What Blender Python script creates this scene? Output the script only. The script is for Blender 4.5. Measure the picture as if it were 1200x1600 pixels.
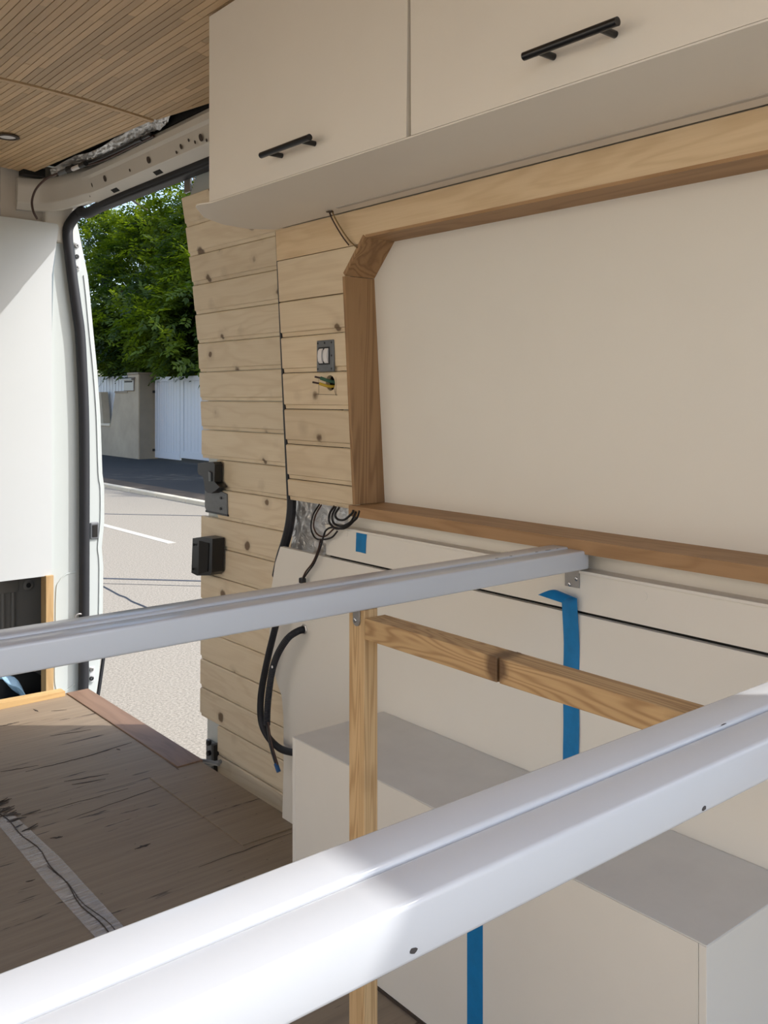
import bpy, bmesh, math, random
import numpy as np
from mathutils import Vector, Matrix
random.seed(7)
for o in list(bpy.data.objects): bpy.data.objects.remove(o)
S = bpy.context.scene
COL = S.collection

# ---------------------------------------------------------------- camera
# van axes: +Y = towards the cab, +X = towards the side wall, origin at the camera
F_PX = 1454.0
YAW = math.radians(39.4)
cam_d = bpy.data.cameras.new('camera'); cam = bpy.data.objects.new('camera', cam_d); COL.objects.link(cam)
cam.location = (0, 0, 0)
cam.rotation_euler = (math.radians(90), 0, -YAW)
cam_d.sensor_fit = 'VERTICAL'; cam_d.sensor_height = 36.0
cam_d.lens = 36.0*F_PX/1600.0
cam_d.shift_y = -(800-620)/1600.0
cam_d.clip_start = 0.02; cam_d.clip_end = 400
S.camera = cam
# ---------------------------------------------------------------- light
W = bpy.data.worlds.new('sky'); S.world = W; W.use_nodes = True
nt = W.node_tree; nt.nodes.clear()
sky = nt.nodes.new('ShaderNodeTexSky'); sky.sky_type = 'NISHITA'; sky.sun_disc = False
SUN_DIR = Vector((-1, .82, -1.28)).normalized()        # direction the light travels
sky.sun_elevation = math.asin(-SUN_DIR.z); sky.sun_rotation = math.atan2(-SUN_DIR.x, -SUN_DIR.y)
sky.air_density = 1.0; sky.dust_density = 2.5; sky.ozone_density = 1.0
bg = nt.nodes.new('ShaderNodeBackground'); bg.inputs['Strength'].default_value = 0.25
hs = nt.nodes.new('ShaderNodeHueSaturation'); hs.inputs['Saturation'].default_value = 0.95
wo = nt.nodes.new('ShaderNodeOutputWorld')
nt.links.new(sky.outputs[0], hs.inputs['Color']); nt.links.new(hs.outputs[0], bg.inputs[0]); nt.links.new(bg.outputs[0], wo.inputs[0])
sl = bpy.data.lights.new('sun', 'SUN'); sl.energy = 2.55; sl.angle = math.radians(0.6); sl.color = (1.0, 0.975, 0.94)
so = bpy.data.objects.new('sun', sl); COL.objects.link(so)
so.rotation_euler = SUN_DIR.to_track_quat('-Z', 'Y').to_euler(); so.location = (6, -5, 9)
S.view_settings.view_transform = 'Standard'; S.view_settings.look = 'None'
S.view_settings.gamma = 1.0; S.view_settings.use_curve_mapping = False
S.view_settings.exposure = 0.62

# ---------------------------------------------------------------- measuring helpers
CX, SX = math.cos(YAW), math.sin(YAW)
def ray(px, py):
    a = (px-600)/F_PX; b = (620-py)/F_PX
    return Vector((SX + a*CX, CX - a*SX, b))
def atX(px, py, X): r = ray(px, py); return r*(X/r.x)
def atY(px, py, Y): r = ray(px, py); return r*(Y/r.y)
def atZ(px, py, Z): r = ray(px, py); return r*(Z/r.z)
def lerp(a, b, t): return a+(b-a)*t
def interp(tab, z):
    if z <= tab[0][0]: return tab[0][1]
    for (z0, x0), (z1, x1) in zip(tab, tab[1:]):
        if z <= z1: return lerp(x0, x1, (z-z0)/(z1-z0))
    return tab[-1][1]

# ---------------------------------------------------------------- materials
def newmat(name):
    m = bpy.data.materials.new(name); m.use_nodes = True
    b = m.node_tree.nodes['Principled BSDF']
    return m, m.node_tree, b
def N(t, typ, **kw):
    n = t.nodes.new(typ)
    for k, v in kw.items():
        if k.startswith('i_'): n.inputs[k[2:].replace('_', ' ')].default_value = v
        else: setattr(n, k, v)
    return n
def mathn(t, op, a, b=None, c=None, clamp=False):
    n = t.nodes.new('ShaderNodeMath'); n.operation = op; n.use_clamp = clamp
    for i, v in enumerate((a, b, c)):
        if v is None: continue
        if isinstance(v, (int, float)): n.inputs[i].default_value = v
        else: t.links.new(v, n.inputs[i])
    return n.outputs[0]
def mixc(t, fac, a, b, typ='MIX'):
    n = t.nodes.new('ShaderNodeMix'); n.data_type = 'RGBA'; n.blend_type = typ
    if isinstance(fac, (int, float)): n.inputs[0].default_value = fac
    else: t.links.new(fac, n.inputs[0])
    for i, v in ((6, a), (7, b)):
        if isinstance(v, tuple): n.inputs[i].default_value = (*v[:3], 1)
        else: t.links.new(v, n.inputs[i])
    return n.outputs[2]
def ramp(t, fac, pts):
    n = t.nodes.new('ShaderNodeValToRGB'); t.links.new(fac, n.inputs[0])
    e = n.color_ramp.elements
    while len(e) < len(pts): e.new(0.5)
    for q, (p, c) in zip(e, pts): q.position = p; q.color = (*c, 1) if len(c) == 3 else c
    return n.outputs[0]
def coords(t, scale, rnd=True, off=(0, 0, 0)):
    tc = t.nodes.new('ShaderNodeTexCoord'); mp = t.nodes.new('ShaderNodeMapping')
    mp.inputs['Scale'].default_value = scale; mp.inputs['Location'].default_value = off
    src = tc.outputs['Object']
    if rnd:
        oi = t.nodes.new('ShaderNodeObjectInfo'); v = t.nodes.new('ShaderNodeVectorMath'); v.operation = 'ADD'
        mm = mathn(t, 'MULTIPLY', oi.outputs['Random'], 17.3)
        cb = t.nodes.new('ShaderNodeCombineXYZ'); 
        for i in range(3): t.links.new(mm, cb.inputs[i])
        t.links.new(src, v.inputs[0]); t.links.new(cb.outputs[0], v.inputs[1]); src = v.outputs[0]
    t.links.new(src, mp.inputs[0])
    return mp.outputs[0]
def noise(t, vec, scale=1.0, detail=4, rough=.5, dist=0.0):
    n = t.nodes.new('ShaderNodeTexNoise'); t.links.new(vec, n.inputs['Vector'])
    n.inputs['Scale'].default_value = scale; n.inputs['Detail'].default_value = detail
    n.inputs['Roughness'].default_value = rough; n.inputs['Distortion'].default_value = dist
    return n.outputs[0]
def bump(t, b, h, strength=.2, dist=.002):
    n = t.nodes.new('ShaderNodeBump'); n.inputs['Strength'].default_value = strength; n.inputs['Distance'].default_value = dist
    t.links.new(h, n.inputs['Height']); t.links.new(n.outputs[0], b.inputs['Normal'])

def wood(name, light, dark, axis='Y', along=1.3, knots=0.0, var=.12, rough=.6, flat=0, ring=26, grain=1.0, knotcol=(.10, .05, .02)):
    m, t, b = newmat(name)
    ax = {'X': 0, 'Y': 1, 'Z': 2}[axis]
    def sc(al, ac): v = [ac]*3; v[ax] = al; return tuple(v)
    vg = coords(t, sc(along, 9))
    low = noise(t, vg, 1.0, 3, .5, .4)
    rings = mathn(t, 'SINE', mathn(t, 'MULTIPLY', low, ring*2.2))
    rings = mathn(t, 'MULTIPLY_ADD', rings, .5, .5)
    rings = mathn(t, 'POWER', rings, 2.2)
    fine = noise(t, coords(t, sc(5, 240)), 1.0, 3, .6)
    fac = mathn(t, 'ADD', mathn(t, 'MULTIPLY', rings, .42*grain), mathn(t, 'MULTIPLY', fine, .45))
    c = ramp(t, fac, [(0.12, light), (0.95, dark)])
    blot = noise(t, coords(t, sc(2, 5)), 1.0, 2)
    c = mixc(t, mathn(t, 'MULTIPLY', blot, .35), c, tuple(x*.82 for x in light), 'MIX')
    if knots > 0:
        v = t.nodes.new('ShaderNodeTexVoronoi'); v.feature = 'F1'
        kc = list(sc(10.0, 11)); kc[flat] = .001
        t.links.new(coords(t, tuple(kc)), v.inputs['Vector']); v.inputs['Scale'].default_value = 1.0
        sep = t.nodes.new('ShaderNodeSeparateColor'); t.links.new(v.outputs['Color'], sep.inputs[0])
        on = mathn(t, 'LESS_THAN', sep.outputs[0], knots)
        size = mathn(t, 'MULTIPLY_ADD', sep.outputs[1], .16, .10)
        wob = noise(t, coords(t, sc(60, 60)), 1.0, 2)
        d = mathn(t, 'ADD', v.outputs['Distance'], mathn(t, 'MULTIPLY', mathn(t, 'SUBTRACT', wob, .5), .09))
        k = mathn(t, 'SUBTRACT', 1.0, mathn(t, 'DIVIDE', d, size), clamp=True)
        k = mathn(t, 'MULTIPLY', mathn(t, 'MULTIPLY', k, 3.2, clamp=True), on)
        halo = mathn(t, 'SUBTRACT', 1.0, mathn(t, 'DIVIDE', d, .32), clamp=True)
        halo = mathn(t, 'MULTIPLY', mathn(t, 'MULTIPLY', halo, on), .5)
        c = mixc(t, halo, c, tuple(lerp(a, q, .5) for a, q in zip(dark, knotcol)))
        c = mixc(t, mathn(t, 'MULTIPLY', k, .85), c, knotcol)
    oi = t.nodes.new('ShaderNodeObjectInfo')
    br = mathn(t, 'MULTIPLY_ADD', oi.outputs['Random'], var*2, 1-var)
    hsv = t.nodes.new('ShaderNodeHueSaturation'); t.links.new(c, hsv.inputs['Color']); t.links.new(br, hsv.inputs['Value'])
    t.links.new(hsv.outputs[0], b.inputs['Base Color'])
    b.inputs['Roughness'].default_value = rough
    bump(t, b, fac, .12, .001)
    return m

def plain(name, col, rough=.5, metal=0.0, var=.06, nscale=6, bmp=.05, bscale=120, spec=None):
    m, t, b = newmat(name)
    v = coords(t, (1, 1, 1), False)
    n = noise(t, v, nscale, 4, .6)
    c = mixc(t, n, tuple(x*(1-var) for x in col), tuple(min(1, x*(1+var)) for x in col))
    t.links.new(c, b.inputs['Base Color']); b.inputs['Roughness'].default_value = rough; b.inputs['Metallic'].default_value = metal
    if bmp: bump(t, b, noise(t, v, bscale, 3), bmp, .001)
    if spec is not None: b.inputs['Specular IOR Level'].default_value = spec
    return m

M = {}
M['white_wall'] = plain('warm_white_paint', (.775, .745, .675), .55, var=.04, nscale=3, bmp=.06, bscale=60)
M['cabinet'] = plain('cabinet_paint', (.79, .74, .655), .5, var=.04, nscale=3, bmp=.06, bscale=80)
M['steel_white'] = plain('white_steel_paint', (.565, .585, .61), .22, var=.03, nscale=8, bmp=.05, bscale=90)
M['body_white'] = plain('body_white', (.50, .54, .53), .3, var=.02, nscale=4, bmp=0)
M['panel_white'] = plain('panel_white', (.53, .555, .56), .4, var=.02, nscale=3, bmp=.03)
M['header'] = plain('header_primer', (.60, .56, .49), .35, var=.05, nscale=5, bmp=.02)
M['beige'] = plain('beige_panel', (.62, .57, .50), .5, var=.03)
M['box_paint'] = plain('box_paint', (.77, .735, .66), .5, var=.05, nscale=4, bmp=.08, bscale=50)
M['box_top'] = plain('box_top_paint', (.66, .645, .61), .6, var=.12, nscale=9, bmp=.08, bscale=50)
M['rubber'] = plain('black_rubber', (.011, .012, .016), .6, var=.3, nscale=15, bmp=.05)
M['black'] = plain('black_plastic', (.008, .008, .009), .38, var=.2, nscale=20, bmp=.08, bscale=300)
M['handle'] = plain('black_handle', (.006, .006, .007), .3, bmp=0)
M['dark'] = plain('dark_gap', (.012, .011, .010), .9, bmp=0)
M['hole'] = plain('dark_hole', (.05, .035, .025), .8, bmp=0)
M['zinc'] = plain('zinc', (.32, .31, .30), .4, metal=.8, var=.15, nscale=30)
M['darkmetal'] = plain('dark_metal', (.17, .18, .19), .45, metal=.3, var=.2, nscale=20)
M['screw'] = plain('screw_metal', (.6, .62, .65), .25, metal=1)
M['blue'] = plain('blue_masking_tape', (.0, .18, .44), .5, var=.25, nscale=40, bmp=.4, bscale=90)
M['blue_tip'] = plain('blue_tip', (.01, .08, .24), .5)
M['wire_brown'] = plain('wire_brown', (.05, .02, .012), .45)
M['wire_tan'] = plain('wire_tan', (.20, .12, .04), .45)
M['wire_black'] = plain('wire_black', (.01, .008, .008), .4)
M['green'] = plain('wire_green', (.03, .10, .06), .5); M['yellow'] = plain('wire_yellow', (.55, .36, .03), .5)
M['greyplastic'] = plain('grey_plastic', (.13, .14, .15), .45, var=.25, nscale=60)
M['whiteplastic'] = plain('white_plastic', (.75, .73, .72), .4)
M['chip'] = plain('chipped_steel', (.05, .045, .045), .6)
M['groove'] = plain('channel_grey', (.50, .46, .41), .7)  # even grey of the light channel's profile
M['cabgrey'] = plain('cab_metal', (.14, .13, .115), .5, var=.05)
M['denim'] = plain('light_blue_cloth', (.28, .45, .62), .8, var=.3, nscale=40, bmp=.3, bscale=60)
M['glass'] = None
M['pine'] = wood('pine_plank', (.80, .69, .51), (.60, .46, .29), 'Y', knots=.85, var=.07, grain=.6)
M['pine_clean'] = wood('pine_plank_clean', (.72, .595, .415), (.53, .39, .235), 'Y', knots=.4, var=.07, grain=.6)
M['pine_fascia'] = wood('pine_fascia', (.74, .57, .36), (.52, .35, .18), 'Y', knots=.16, var=.03, grain=.7)
M['batten_y'] = wood('pine_batten_y', (.58, .38, .18), (.33, .18, .07), 'Y', along=1.0, knots=.25, var=.05, ring=90, grain=1.5)
M['post'] = wood('pine_post', (.66, .45, .23), (.40, .23, .09), 'Z', along=.35, knots=.10, var=.04, ring=150, grain=1.5)
M['frame_v'] = wood('stained_frame_v', (.40, .235, .11), (.20, .10, .04), 'Z', along=.8, flat=1, knots=.16, var=.05, ring=44, grain=1.4)
M['frame_y'] = wood('stained_frame_y', (.42, .25, .12), (.27, .145, .06), 'Y', knots=.0, var=.05)
M['slat'] = wood('bamboo_slat', (.62, .435, .245), (.46, .295, .145), 'Y', knots=0, var=.17, grain=.35, rough=.5)
M['edge_wood'] = wood('raw_wood_edge', (.25, .155, .10), (.16, .095, .06), 'Y', var=.03)
M['batten_raw'] = wood('raw_batten', (.48, .32, .15), (.36, .22, .09), 'Z', var=.03)
M['batten_raw_x'] = wood('raw_batten_x', (.60, .40, .18), (.45, .27, .10), 'X', var=.03)

def mk_plywood():
    m, t, b = newmat('worn_plywood')
    g = noise(t, coords(t, (3, 60, 60), False), 1.0, 4, .6, .2)
    c = ramp(t, g, [(.3, (.19, .135, .086)), (.7, (.275, .205, .135))])
    big = noise(t, coords(t, (1.6, 2.3, 1), False), 1.0, 3)
    c = mixc(t, mathn(t, 'MULTIPLY', big, .5), c, (.31, .265, .205))
    # torn, dark splits along the grain (the sheet's grain runs across the van)
    s = noise(t, coords(t, (4.5, 46, 1), False, (3.1, 1.7, 0)), 1.0, 4, .62, .25)
    gate = noise(t, coords(t, (1.9, 4.5, 1), False, (9, 2, 0)), 1.0, 2)
    s2 = mathn(t, 'MULTIPLY', mathn(t, 'SUBTRACT', s, .62, clamp=True), 22, clamp=True)
    s2 = mathn(t, 'MULTIPLY', s2, mathn(t, 'MULTIPLY', mathn(t, 'SUBTRACT', gate, .42, clamp=True), 9, clamp=True))
    c = mixc(t, s2, c, (.035, .02, .014))
    w = t.nodes.new('ShaderNodeTexVoronoi'); w.feature = 'F1'; t.links.new(coords(t, (3, 5, 1), False), w.inputs['Vector'])
    spot = mathn(t, 'MULTIPLY', mathn(t, 'LESS_THAN', w.outputs['Distance'], .05), .5)
    c = mixc(t, spot, c, (.06, .045, .04))
    t.links.new(c, b.inputs['Base Color']); b.inputs['Roughness'].default_value = .6; b.inputs['Specular IOR Level'].default_value = .3
    bump(t, b, mathn(t, 'SUBTRACT', g, s2), .25, .002)
    return m
M['plywood'] = mk_plywood()
def mk_foil():
    m, t, b = newmat('crumpled_foil')
    v = t.nodes.new('ShaderNodeTexVoronoi'); t.links.new(coords(t, (1, 1, 1), False), v.inputs['Vector']); v.inputs['Scale'].default_value = 45
    n = noise(t, coords(t, (1, 1, 1), False), 26, 4, .6, 1.5)
    b.inputs['Base Color'].default_value = (.72, .70, .68, 1); b.inputs['Metallic'].default_value = .85; b.inputs['Roughness'].default_value = .3
    bump(t, b, mathn(t, 'ADD', n, mathn(t, 'MULTIPLY', v.outputs['Distance'], .5)), .5, .010)
    return m
M['foil'] = mk_foil()
def mk_tape():
    m, t, b = newmat('clear_tape')
    n = noise(t, coords(t, (9, 130, 1), False), 1.0, 3, .7)
    b.inputs['Base Color'].default_value = (.62, .57, .52, 1); b.inputs['Roughness'].default_value = .22
    a = mathn(t, 'MULTIPLY_ADD', n, 1.3, -.32, clamp=True)
    t.links.new(a, b.inputs['Alpha']); bump(t, b, n, .6, .002)
    return m
M['tape'] = mk_tape()
def mk_asphalt(name, c0, c1, gravel=1.0):
    m, t, b = newmat(name)
    n = noise(t, coords(t, (1, 1, 1), False), 70, 3, .8)
    n2 = noise(t, coords(t, (1, 1, 1), False), .6, 3)
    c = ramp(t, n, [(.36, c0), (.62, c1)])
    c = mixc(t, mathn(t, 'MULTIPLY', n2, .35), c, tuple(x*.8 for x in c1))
    t.links.new(c, b.inputs['Base Color']); b.inputs['Roughness'].default_value = .95; b.inputs['Specular IOR Level'].default_value = .15
    bump(t, b, n, .5*gravel, .01)
    return m
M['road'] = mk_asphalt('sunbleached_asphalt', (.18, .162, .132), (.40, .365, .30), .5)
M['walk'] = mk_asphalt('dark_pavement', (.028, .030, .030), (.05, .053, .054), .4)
M['gutter'] = plain('gutter_shaded', (.085, .072, .058), .95, var=.25, nscale=5, spec=.1)  # brownish gutter, darkened to stand for the shade reaching the kerb
M['kerb'] = plain('kerb_stone', (.62, .56, .43), .8, var=.15, nscale=4)
M['road_dark'] = plain('road_dark', (.06, .065, .075), .6)  # dark tone for the thin road lines and the crack
M['mark'] = plain('road_paint', (.52, .49, .42), .7, var=.15, nscale=20)
M['concrete'] = plain('stained_concrete', (.38, .325, .235), .85, var=.3, nscale=1.5, bmp=.2, bscale=20)
M['render_wall'] = plain('brown_render', (.24, .205, .15), .85, var=.2, nscale=2, bmp=.2, bscale=20)
M['gate'] = plain('white_gate', (.56, .60, .64), .4, var=.03)
M['bark'] = plain('bark', (.10, .075, .05), .9, var=.4, nscale=10, bmp=.6, bscale=30)
def mk_leaf():
    m, t, b = newmat('leaf')  # dark pinnate leaves, translucent against the sun
    n = noise(t, coords(t, (1, 1, 1), False), .9, 4)
    c = ramp(t, n, [(.38, (.014, .034, .005)), (.64, (.105, .165, .016))])  # lighter noise patches stand for sun on some leaf clumps
    d = t.nodes.new('ShaderNodeBsdfDiffuse'); tr = t.nodes.new('ShaderNodeBsdfTranslucent'); gl = t.nodes.new('ShaderNodeBsdfGlossy')
    gl.inputs['Roughness'].default_value = .45; gl.inputs['Color'].default_value = (.4, .45, .4, 1)
    t.links.new(c, d.inputs[0])
    c2 = mixc(t, 1.0, c, (2.7, 2.3, .6), 'MULTIPLY'); t.links.new(c2, tr.inputs[0])
    m1 = t.nodes.new('ShaderNodeMixShader'); m1.inputs[0].default_value = .45
    t.links.new(d.outputs[0], m1.inputs[1]); t.links.new(tr.outputs[0], m1.inputs[2])
    m2 = t.nodes.new('ShaderNodeMixShader'); m2.inputs[0].default_value = .06
    t.links.new(m1.outputs[0], m2.inputs[1]); t.links.new(gl.outputs[0], m2.inputs[2])
    t.links.new(m2.outputs[0], t.nodes['Material Output'].inputs[0])
    return m
M['leaf'] = mk_leaf()

# ---------------------------------------------------------------- mesh helpers
class MB:
    """collects shapes in world coordinates, then links them as one mesh object"""
    def __init__(s): s.bm = bmesh.new()
    def box(s, x, y, z, bev=0.0, seg=2):
        r = bmesh.ops.create_cube(s.bm, size=1)
        vs = r['verts']
        c = Vector(((x[0]+x[1])/2, (y[0]+y[1])/2, (z[0]+z[1])/2)); d = (abs(x[1]-x[0]), abs(y[1]-y[0]), abs(z[1]-z[0]))
        for v in vs: v.co = Vector((v.co.x*d[0], v.co.y*d[1], v.co.z*d[2]))+c
        if bev > 0:
            es = list({e for v in vs for e in v.link_edges})
            bmesh.ops.bevel(s.bm, geom=es, offset=min(bev, min(d)*.45), segments=seg, affect='EDGES', profile=.5)
        return s
    def hexa(s, p):       # 8 corners: bottom 4 then top 4
        v = [s.bm.verts.new(q) for q in p]
        for f in ((3,2,1,0), (4,5,6,7), (0,1,5,4), (1,2,6,5), (2,3,7,6), (3,0,4,7)): s.bm.faces.new([v[i] for i in f])
        return s
    def prism(s, pts, off):   # polygon (3d points) thickened by off
        off = Vector(off)
        a = [s.bm.verts.new(Vector(p)) for p in pts]; b = [s.bm.verts.new(Vector(p)+off) for p in pts]
        s.bm.faces.new(a); s.bm.faces.new(b[::-1])
        n = len(pts)
        for i in range(n): s.bm.faces.new([a[i], b[i], b[(i+1) % n], a[(i+1) % n]])
        return s
    def tube(s, pts, r, n=10, smooth=4, flat=1.0, ridges=0.0, cap=True):
        P = [Vector(p) for p in pts]
        if smooth > 1 and len(P) > 2:
            Q = []
            for i in range(len(P)-1):
                p0 = P[max(i-1, 0)]; p1 = P[i]; p2 = P[i+1]; p3 = P[min(i+2, len(P)-1)]
                for k in range(smooth):
                    t = k/smooth
                    Q.append(.5*((2*p1)+(p2-p0)*t+(2*p0-5*p1+4*p2-p3)*t*t+(3*p1-p0-3*p2+p3)*t**3))
            Q.append(P[-1]); P = Q
        up = None; rings = []
        for i, p in enumerate(P):
            d = (P[min(i+1, len(P)-1)]-P[max(i-1, 0)]).normalized()
            if up is None:
                up = Vector((1, 0, 0)) if abs(d.x) < .9 else Vector((0, 0, 1))
            up = (up-d*up.dot(d)).normalized(); sd = d.cross(up)
            rr = r*(1+(ridges if i % 2 else -ridges))
            rings.append([s.bm.verts.new(p+up*math.cos(2*math.pi*k/n)*rr*flat+sd*math.sin(2*math.pi*k/n)*rr) for k in range(n)])
        for a, b in zip(rings, rings[1:]):
            for k in range(n): s.bm.faces.new([a[k], a[(k+1) % n], b[(k+1) % n], b[k]])
        if cap:
            s.bm.faces.new(rings[0][::-1]); s.bm.faces.new(rings[-1])
        return s
    def disc(s, c, nrm, r, th, n=20, r2=None, sc=None):
        nrm = Vector(nrm).normalized(); c = Vector(c)
        u = nrm.orthogonal().normalized() if abs(nrm.z) > .9 else Vector((0, 0, 1)); w = nrm.cross(u).normalized(); u = w.cross(nrm)
        pts = [c+u*math.cos(2*math.pi*k/n)*(r2 or r)+w*math.sin(2*math.pi*k/n)*r for k in range(n)]
        return s.prism(pts, nrm*th)
    def ring(s, c, nrm, r0, r1, th, n=28):
        nrm = Vector(nrm).normalized(); c = Vector(c); u = nrm.orthogonal().normalized(); w = nrm.cross(u)
        R = []
        for rr, h in ((r0, 0), (r1, 0), (r1, th*.6), (lerp(r0, r1, .6), th), (r0, th)):
            R.append([s.bm.verts.new(c+nrm*h+(u*math.cos(2*math.pi*k/n)+w*math.sin(2*math.pi*k/n))*rr) for k in range(n)])
        for i in range(5):
            a, b = R[i], R[(i+1) % 5]
            for k in range(n): s.bm.faces.new([a[k], a[(k+1) % n], b[(k+1) % n], b[k]])
        return s
    def grid(s, fn, nu, nv, th=None):
        V = [[s.bm.verts.new(fn(i/nu, j/nv)) for j in range(nv+1)] for i in range(nu+1)]
        for i in range(nu):
            for j in range(nv): s.bm.faces.new([V[i][j], V[i+1][j], V[i+1][j+1], V[i][j+1]])
        if th is not None:
            off = Vector(th)
            B = [[s.bm.verts.new(V[i][j].co+off) for j in range(nv+1)] for i in range(nu+1)]
            for i in range(nu):
                for j in range(nv): s.bm.faces.new([B[i][j], B[i][j+1], B[i+1][j+1], B[i+1][j]])
            loop = [(i, 0) for i in range(nu)]+[(nu, j) for j in range(nv)]+[(i, nv) for i in range(nu, 0, -1)]+[(0, j) for j in range(nv, 0, -1)]
            for k in range(len(loop)):
                (a, b), (c, d) = loop[k], loop[(k+1) % len(loop)]
                s.bm.faces.new([V[a][b], B[a][b], B[c][d], V[c][d]])
        return s
    def build(s, name, m, parent=None, smooth=False, label=None, sharp=35, origin=None):
        bmesh.ops.recalc_face_normals(s.bm, faces=s.bm.faces)
        me = bpy.data.meshes.new(name)
        o = bpy.data.objects.new(name, me); COL.objects.link(o)
        off = Vector((0, 0, 0))
        if parent is not None:
            o.parent = parent; off = world_loc(parent)
        else:
            if origin is None:
                co = [v.co for v in s.bm.verts]
                origin = Vector((sum(c.x for c in co)/len(co), sum(c.y for c in co)/len(co), min(c.z for c in co)))
            o.location = origin; off = Vector(origin)
        for v in s.bm.verts: v.co -= off
        if smooth:
            for f in s.bm.faces: f.smooth = True
            for e in s.bm.edges:
                if len(e.link_faces) == 2 and e.calc_face_angle(0) > math.radians(sharp): e.smooth = False
        s.bm.to_mesh(me); s.bm.free()
        me.materials.append(M[m] if isinstance(m, str) else m)
        if label: o['label'] = label
        return o
def world_loc(o):
    l = Vector(o.location)
    while o.parent: o = o.parent; l += Vector(o.location)
    return l
def tag(o, label=None, cat=None, group=None, kind=None):
    if label: o['label'] = label
    if cat: o['category'] = cat
    if group: o['group'] = group
    if kind: o['kind'] = kind
    return o
def thing(name, loc, label, cat, group=None):
    o = bpy.data.objects.new(name, None); o.empty_display_size = .05; COL.objects.link(o); o.location = loc
    return tag(o, label, cat, group)
def struct_empty(name, loc, label=None):
    o = bpy.data.objects.new(name, None); o.empty_display_size = .05; COL.objects.link(o); o.location = loc
    o['kind'] = 'structure'
    if label: o['label'] = label
    return o
FLOOR = -1.10
def wallX(z): return 1.316-.057*z          # upper side wall leans inwards

# ================================================================= THE VAN SHELL
floor = tag(MB().box((-.62, 1.355), (-.35, 3.42), (FLOOR-.02, FLOOR)).build('floor', 'plywood'),
            'worn brown plywood floor with dark splits along the grain', kind='structure')
# rear right corner of the floor sheet towards the door
MB().box((1.278, 1.362), (2.52, 3.41), (FLOOR-.016, FLOOR+.004), .002).build('edge_strip', 'edge_wood', floor, label='reddish raw wood strip along the door sill')
MB().box((1.18, 1.352), (1.98, 2.50), (FLOOR-.01, FLOOR+.003), .001).build('patch_board', 'plywood', floor)
MB().prism([(.752, 2.50, FLOOR+.001), (.80, 2.53, FLOOR+.001), (.812, 2.2, FLOOR+.001), (.80, 1.2, FLOOR+.001), (.752, 1.2, FLOOR+.001), (.745, 2.1, FLOOR+.001)], (0, 0, .0006)).build('clear_tape', 'tape', floor, label='clear tape covering the seam in the plywood')
b = MB(); random.seed(3)
pp = [(.778+.006*math.sin(y*9)+.004*math.sin(y*31), y, FLOOR+.0022) for y in np.linspace(2.62, 1.2, 40)]
b.tube(pp, .0013, 5, 1); b.tube([(p[0]+.012*math.sin((p[1]-1.4)*5)+.004, p[1], p[2]) for p in pp[12:30]], .0008, 5, 1)
b.build('seam_crack', 'hole', floor)
b = MB()
for (cx, cy, n) in ((.775, 2.56, 16), (.80, 2.44, 8)):
    for k in range(n):
        x = cx+random.uniform(-.03, .02); y = cy+random.uniform(-.05, .05); a = random.uniform(-.5, .5); l = random.uniform(.015, .05)
        b.prism([(x, y, FLOOR+.001), (x+l*math.cos(a), y+l*math.sin(a), FLOOR+.003), (x+l*.5, y+.006, FLOOR+.001)], (0, 0, .0015))
b.build('torn_splinters', 'hole', floor)
# torn splits in the sheet, measured from the photograph
b = MB()
def split(p0, p1, w=.004, n=9, jag=.0025):
    A = atZ(*p0, FLOOR+.0006); B = atZ(*p1, FLOOR+.0006); random.seed(int(p0[0]*7+p0[1]))
    up, dn = [], []
    d = (B-A).normalized(); q = Vector((-d.y, d.x, 0))
    for i in range(n+1):
        t = i/n; c = A.lerp(B, t)+q*random.uniform(-jag, jag)*math.sin(math.pi*t); ww = w*math.sin(math.pi*min(.97, max(.03, t)))*random.uniform(.4, 1)
        up.append(c+q*ww); dn.append(c-q*ww)
    b.prism(up+dn[::-1], (0, 0, .0005))
for a, c, w in (((115,1188),(206,1160),.0035), ((40,1206),(130,1183),.002), ((78,1150),(142,1140),.002), ((100,1221),(170,1209),.003), ((112,1226),(165,1217),.003),
                ((210,1327),(235,1318),.005), ((78,1310),(98,1307),.004), ((342,1279),(355,1271),.004), ((428,1300),(452,1294),.003), ((388,1310),(402,1305),.004),
                ((0,1206),(60,1196),.002), ((40,1378),(55,1374),.003), ((0,1135),(30,1128),.004), ((105,1281),(285,1217),.0012), ((182,1170),(188,1172),.004),
                ((52,1108),(60,1112),.004), ((80,1111),(104,1109),.002), ((60,1270),(200,1232),.001), ((260,1190),(330,1235),.0012), ((310,1355),(460,1300),.001)):
    split(a, c, w)
b.build('plywood_splits', 'hole', floor)
# entrance step in front of the partition
MB().box((.3, 1.47), (3.44, 4.3), (FLOOR-.13, FLOOR-.10)).build('trim_1', 'body_white')['kind'] = 'structure'
bat = thing('floor_batten', (1.0, 3.43, FLOOR), 'raw pine batten on the floor edge under the lit white partition', 'batten')
MB().hexa([(.55, 3.385, FLOOR+.0005), (1.265, 3.385, FLOOR+.0005), (1.265, 3.43, FLOOR+.0005), (.55, 3.43, FLOOR+.0005),
           (.55, 3.385, FLOOR+.03), (1.265, 3.385, FLOOR+.018), (1.265, 3.43, FLOOR+.018), (.55, 3.43, FLOOR+.03)]).build('bar', 'batten_raw_x', bat)

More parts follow.
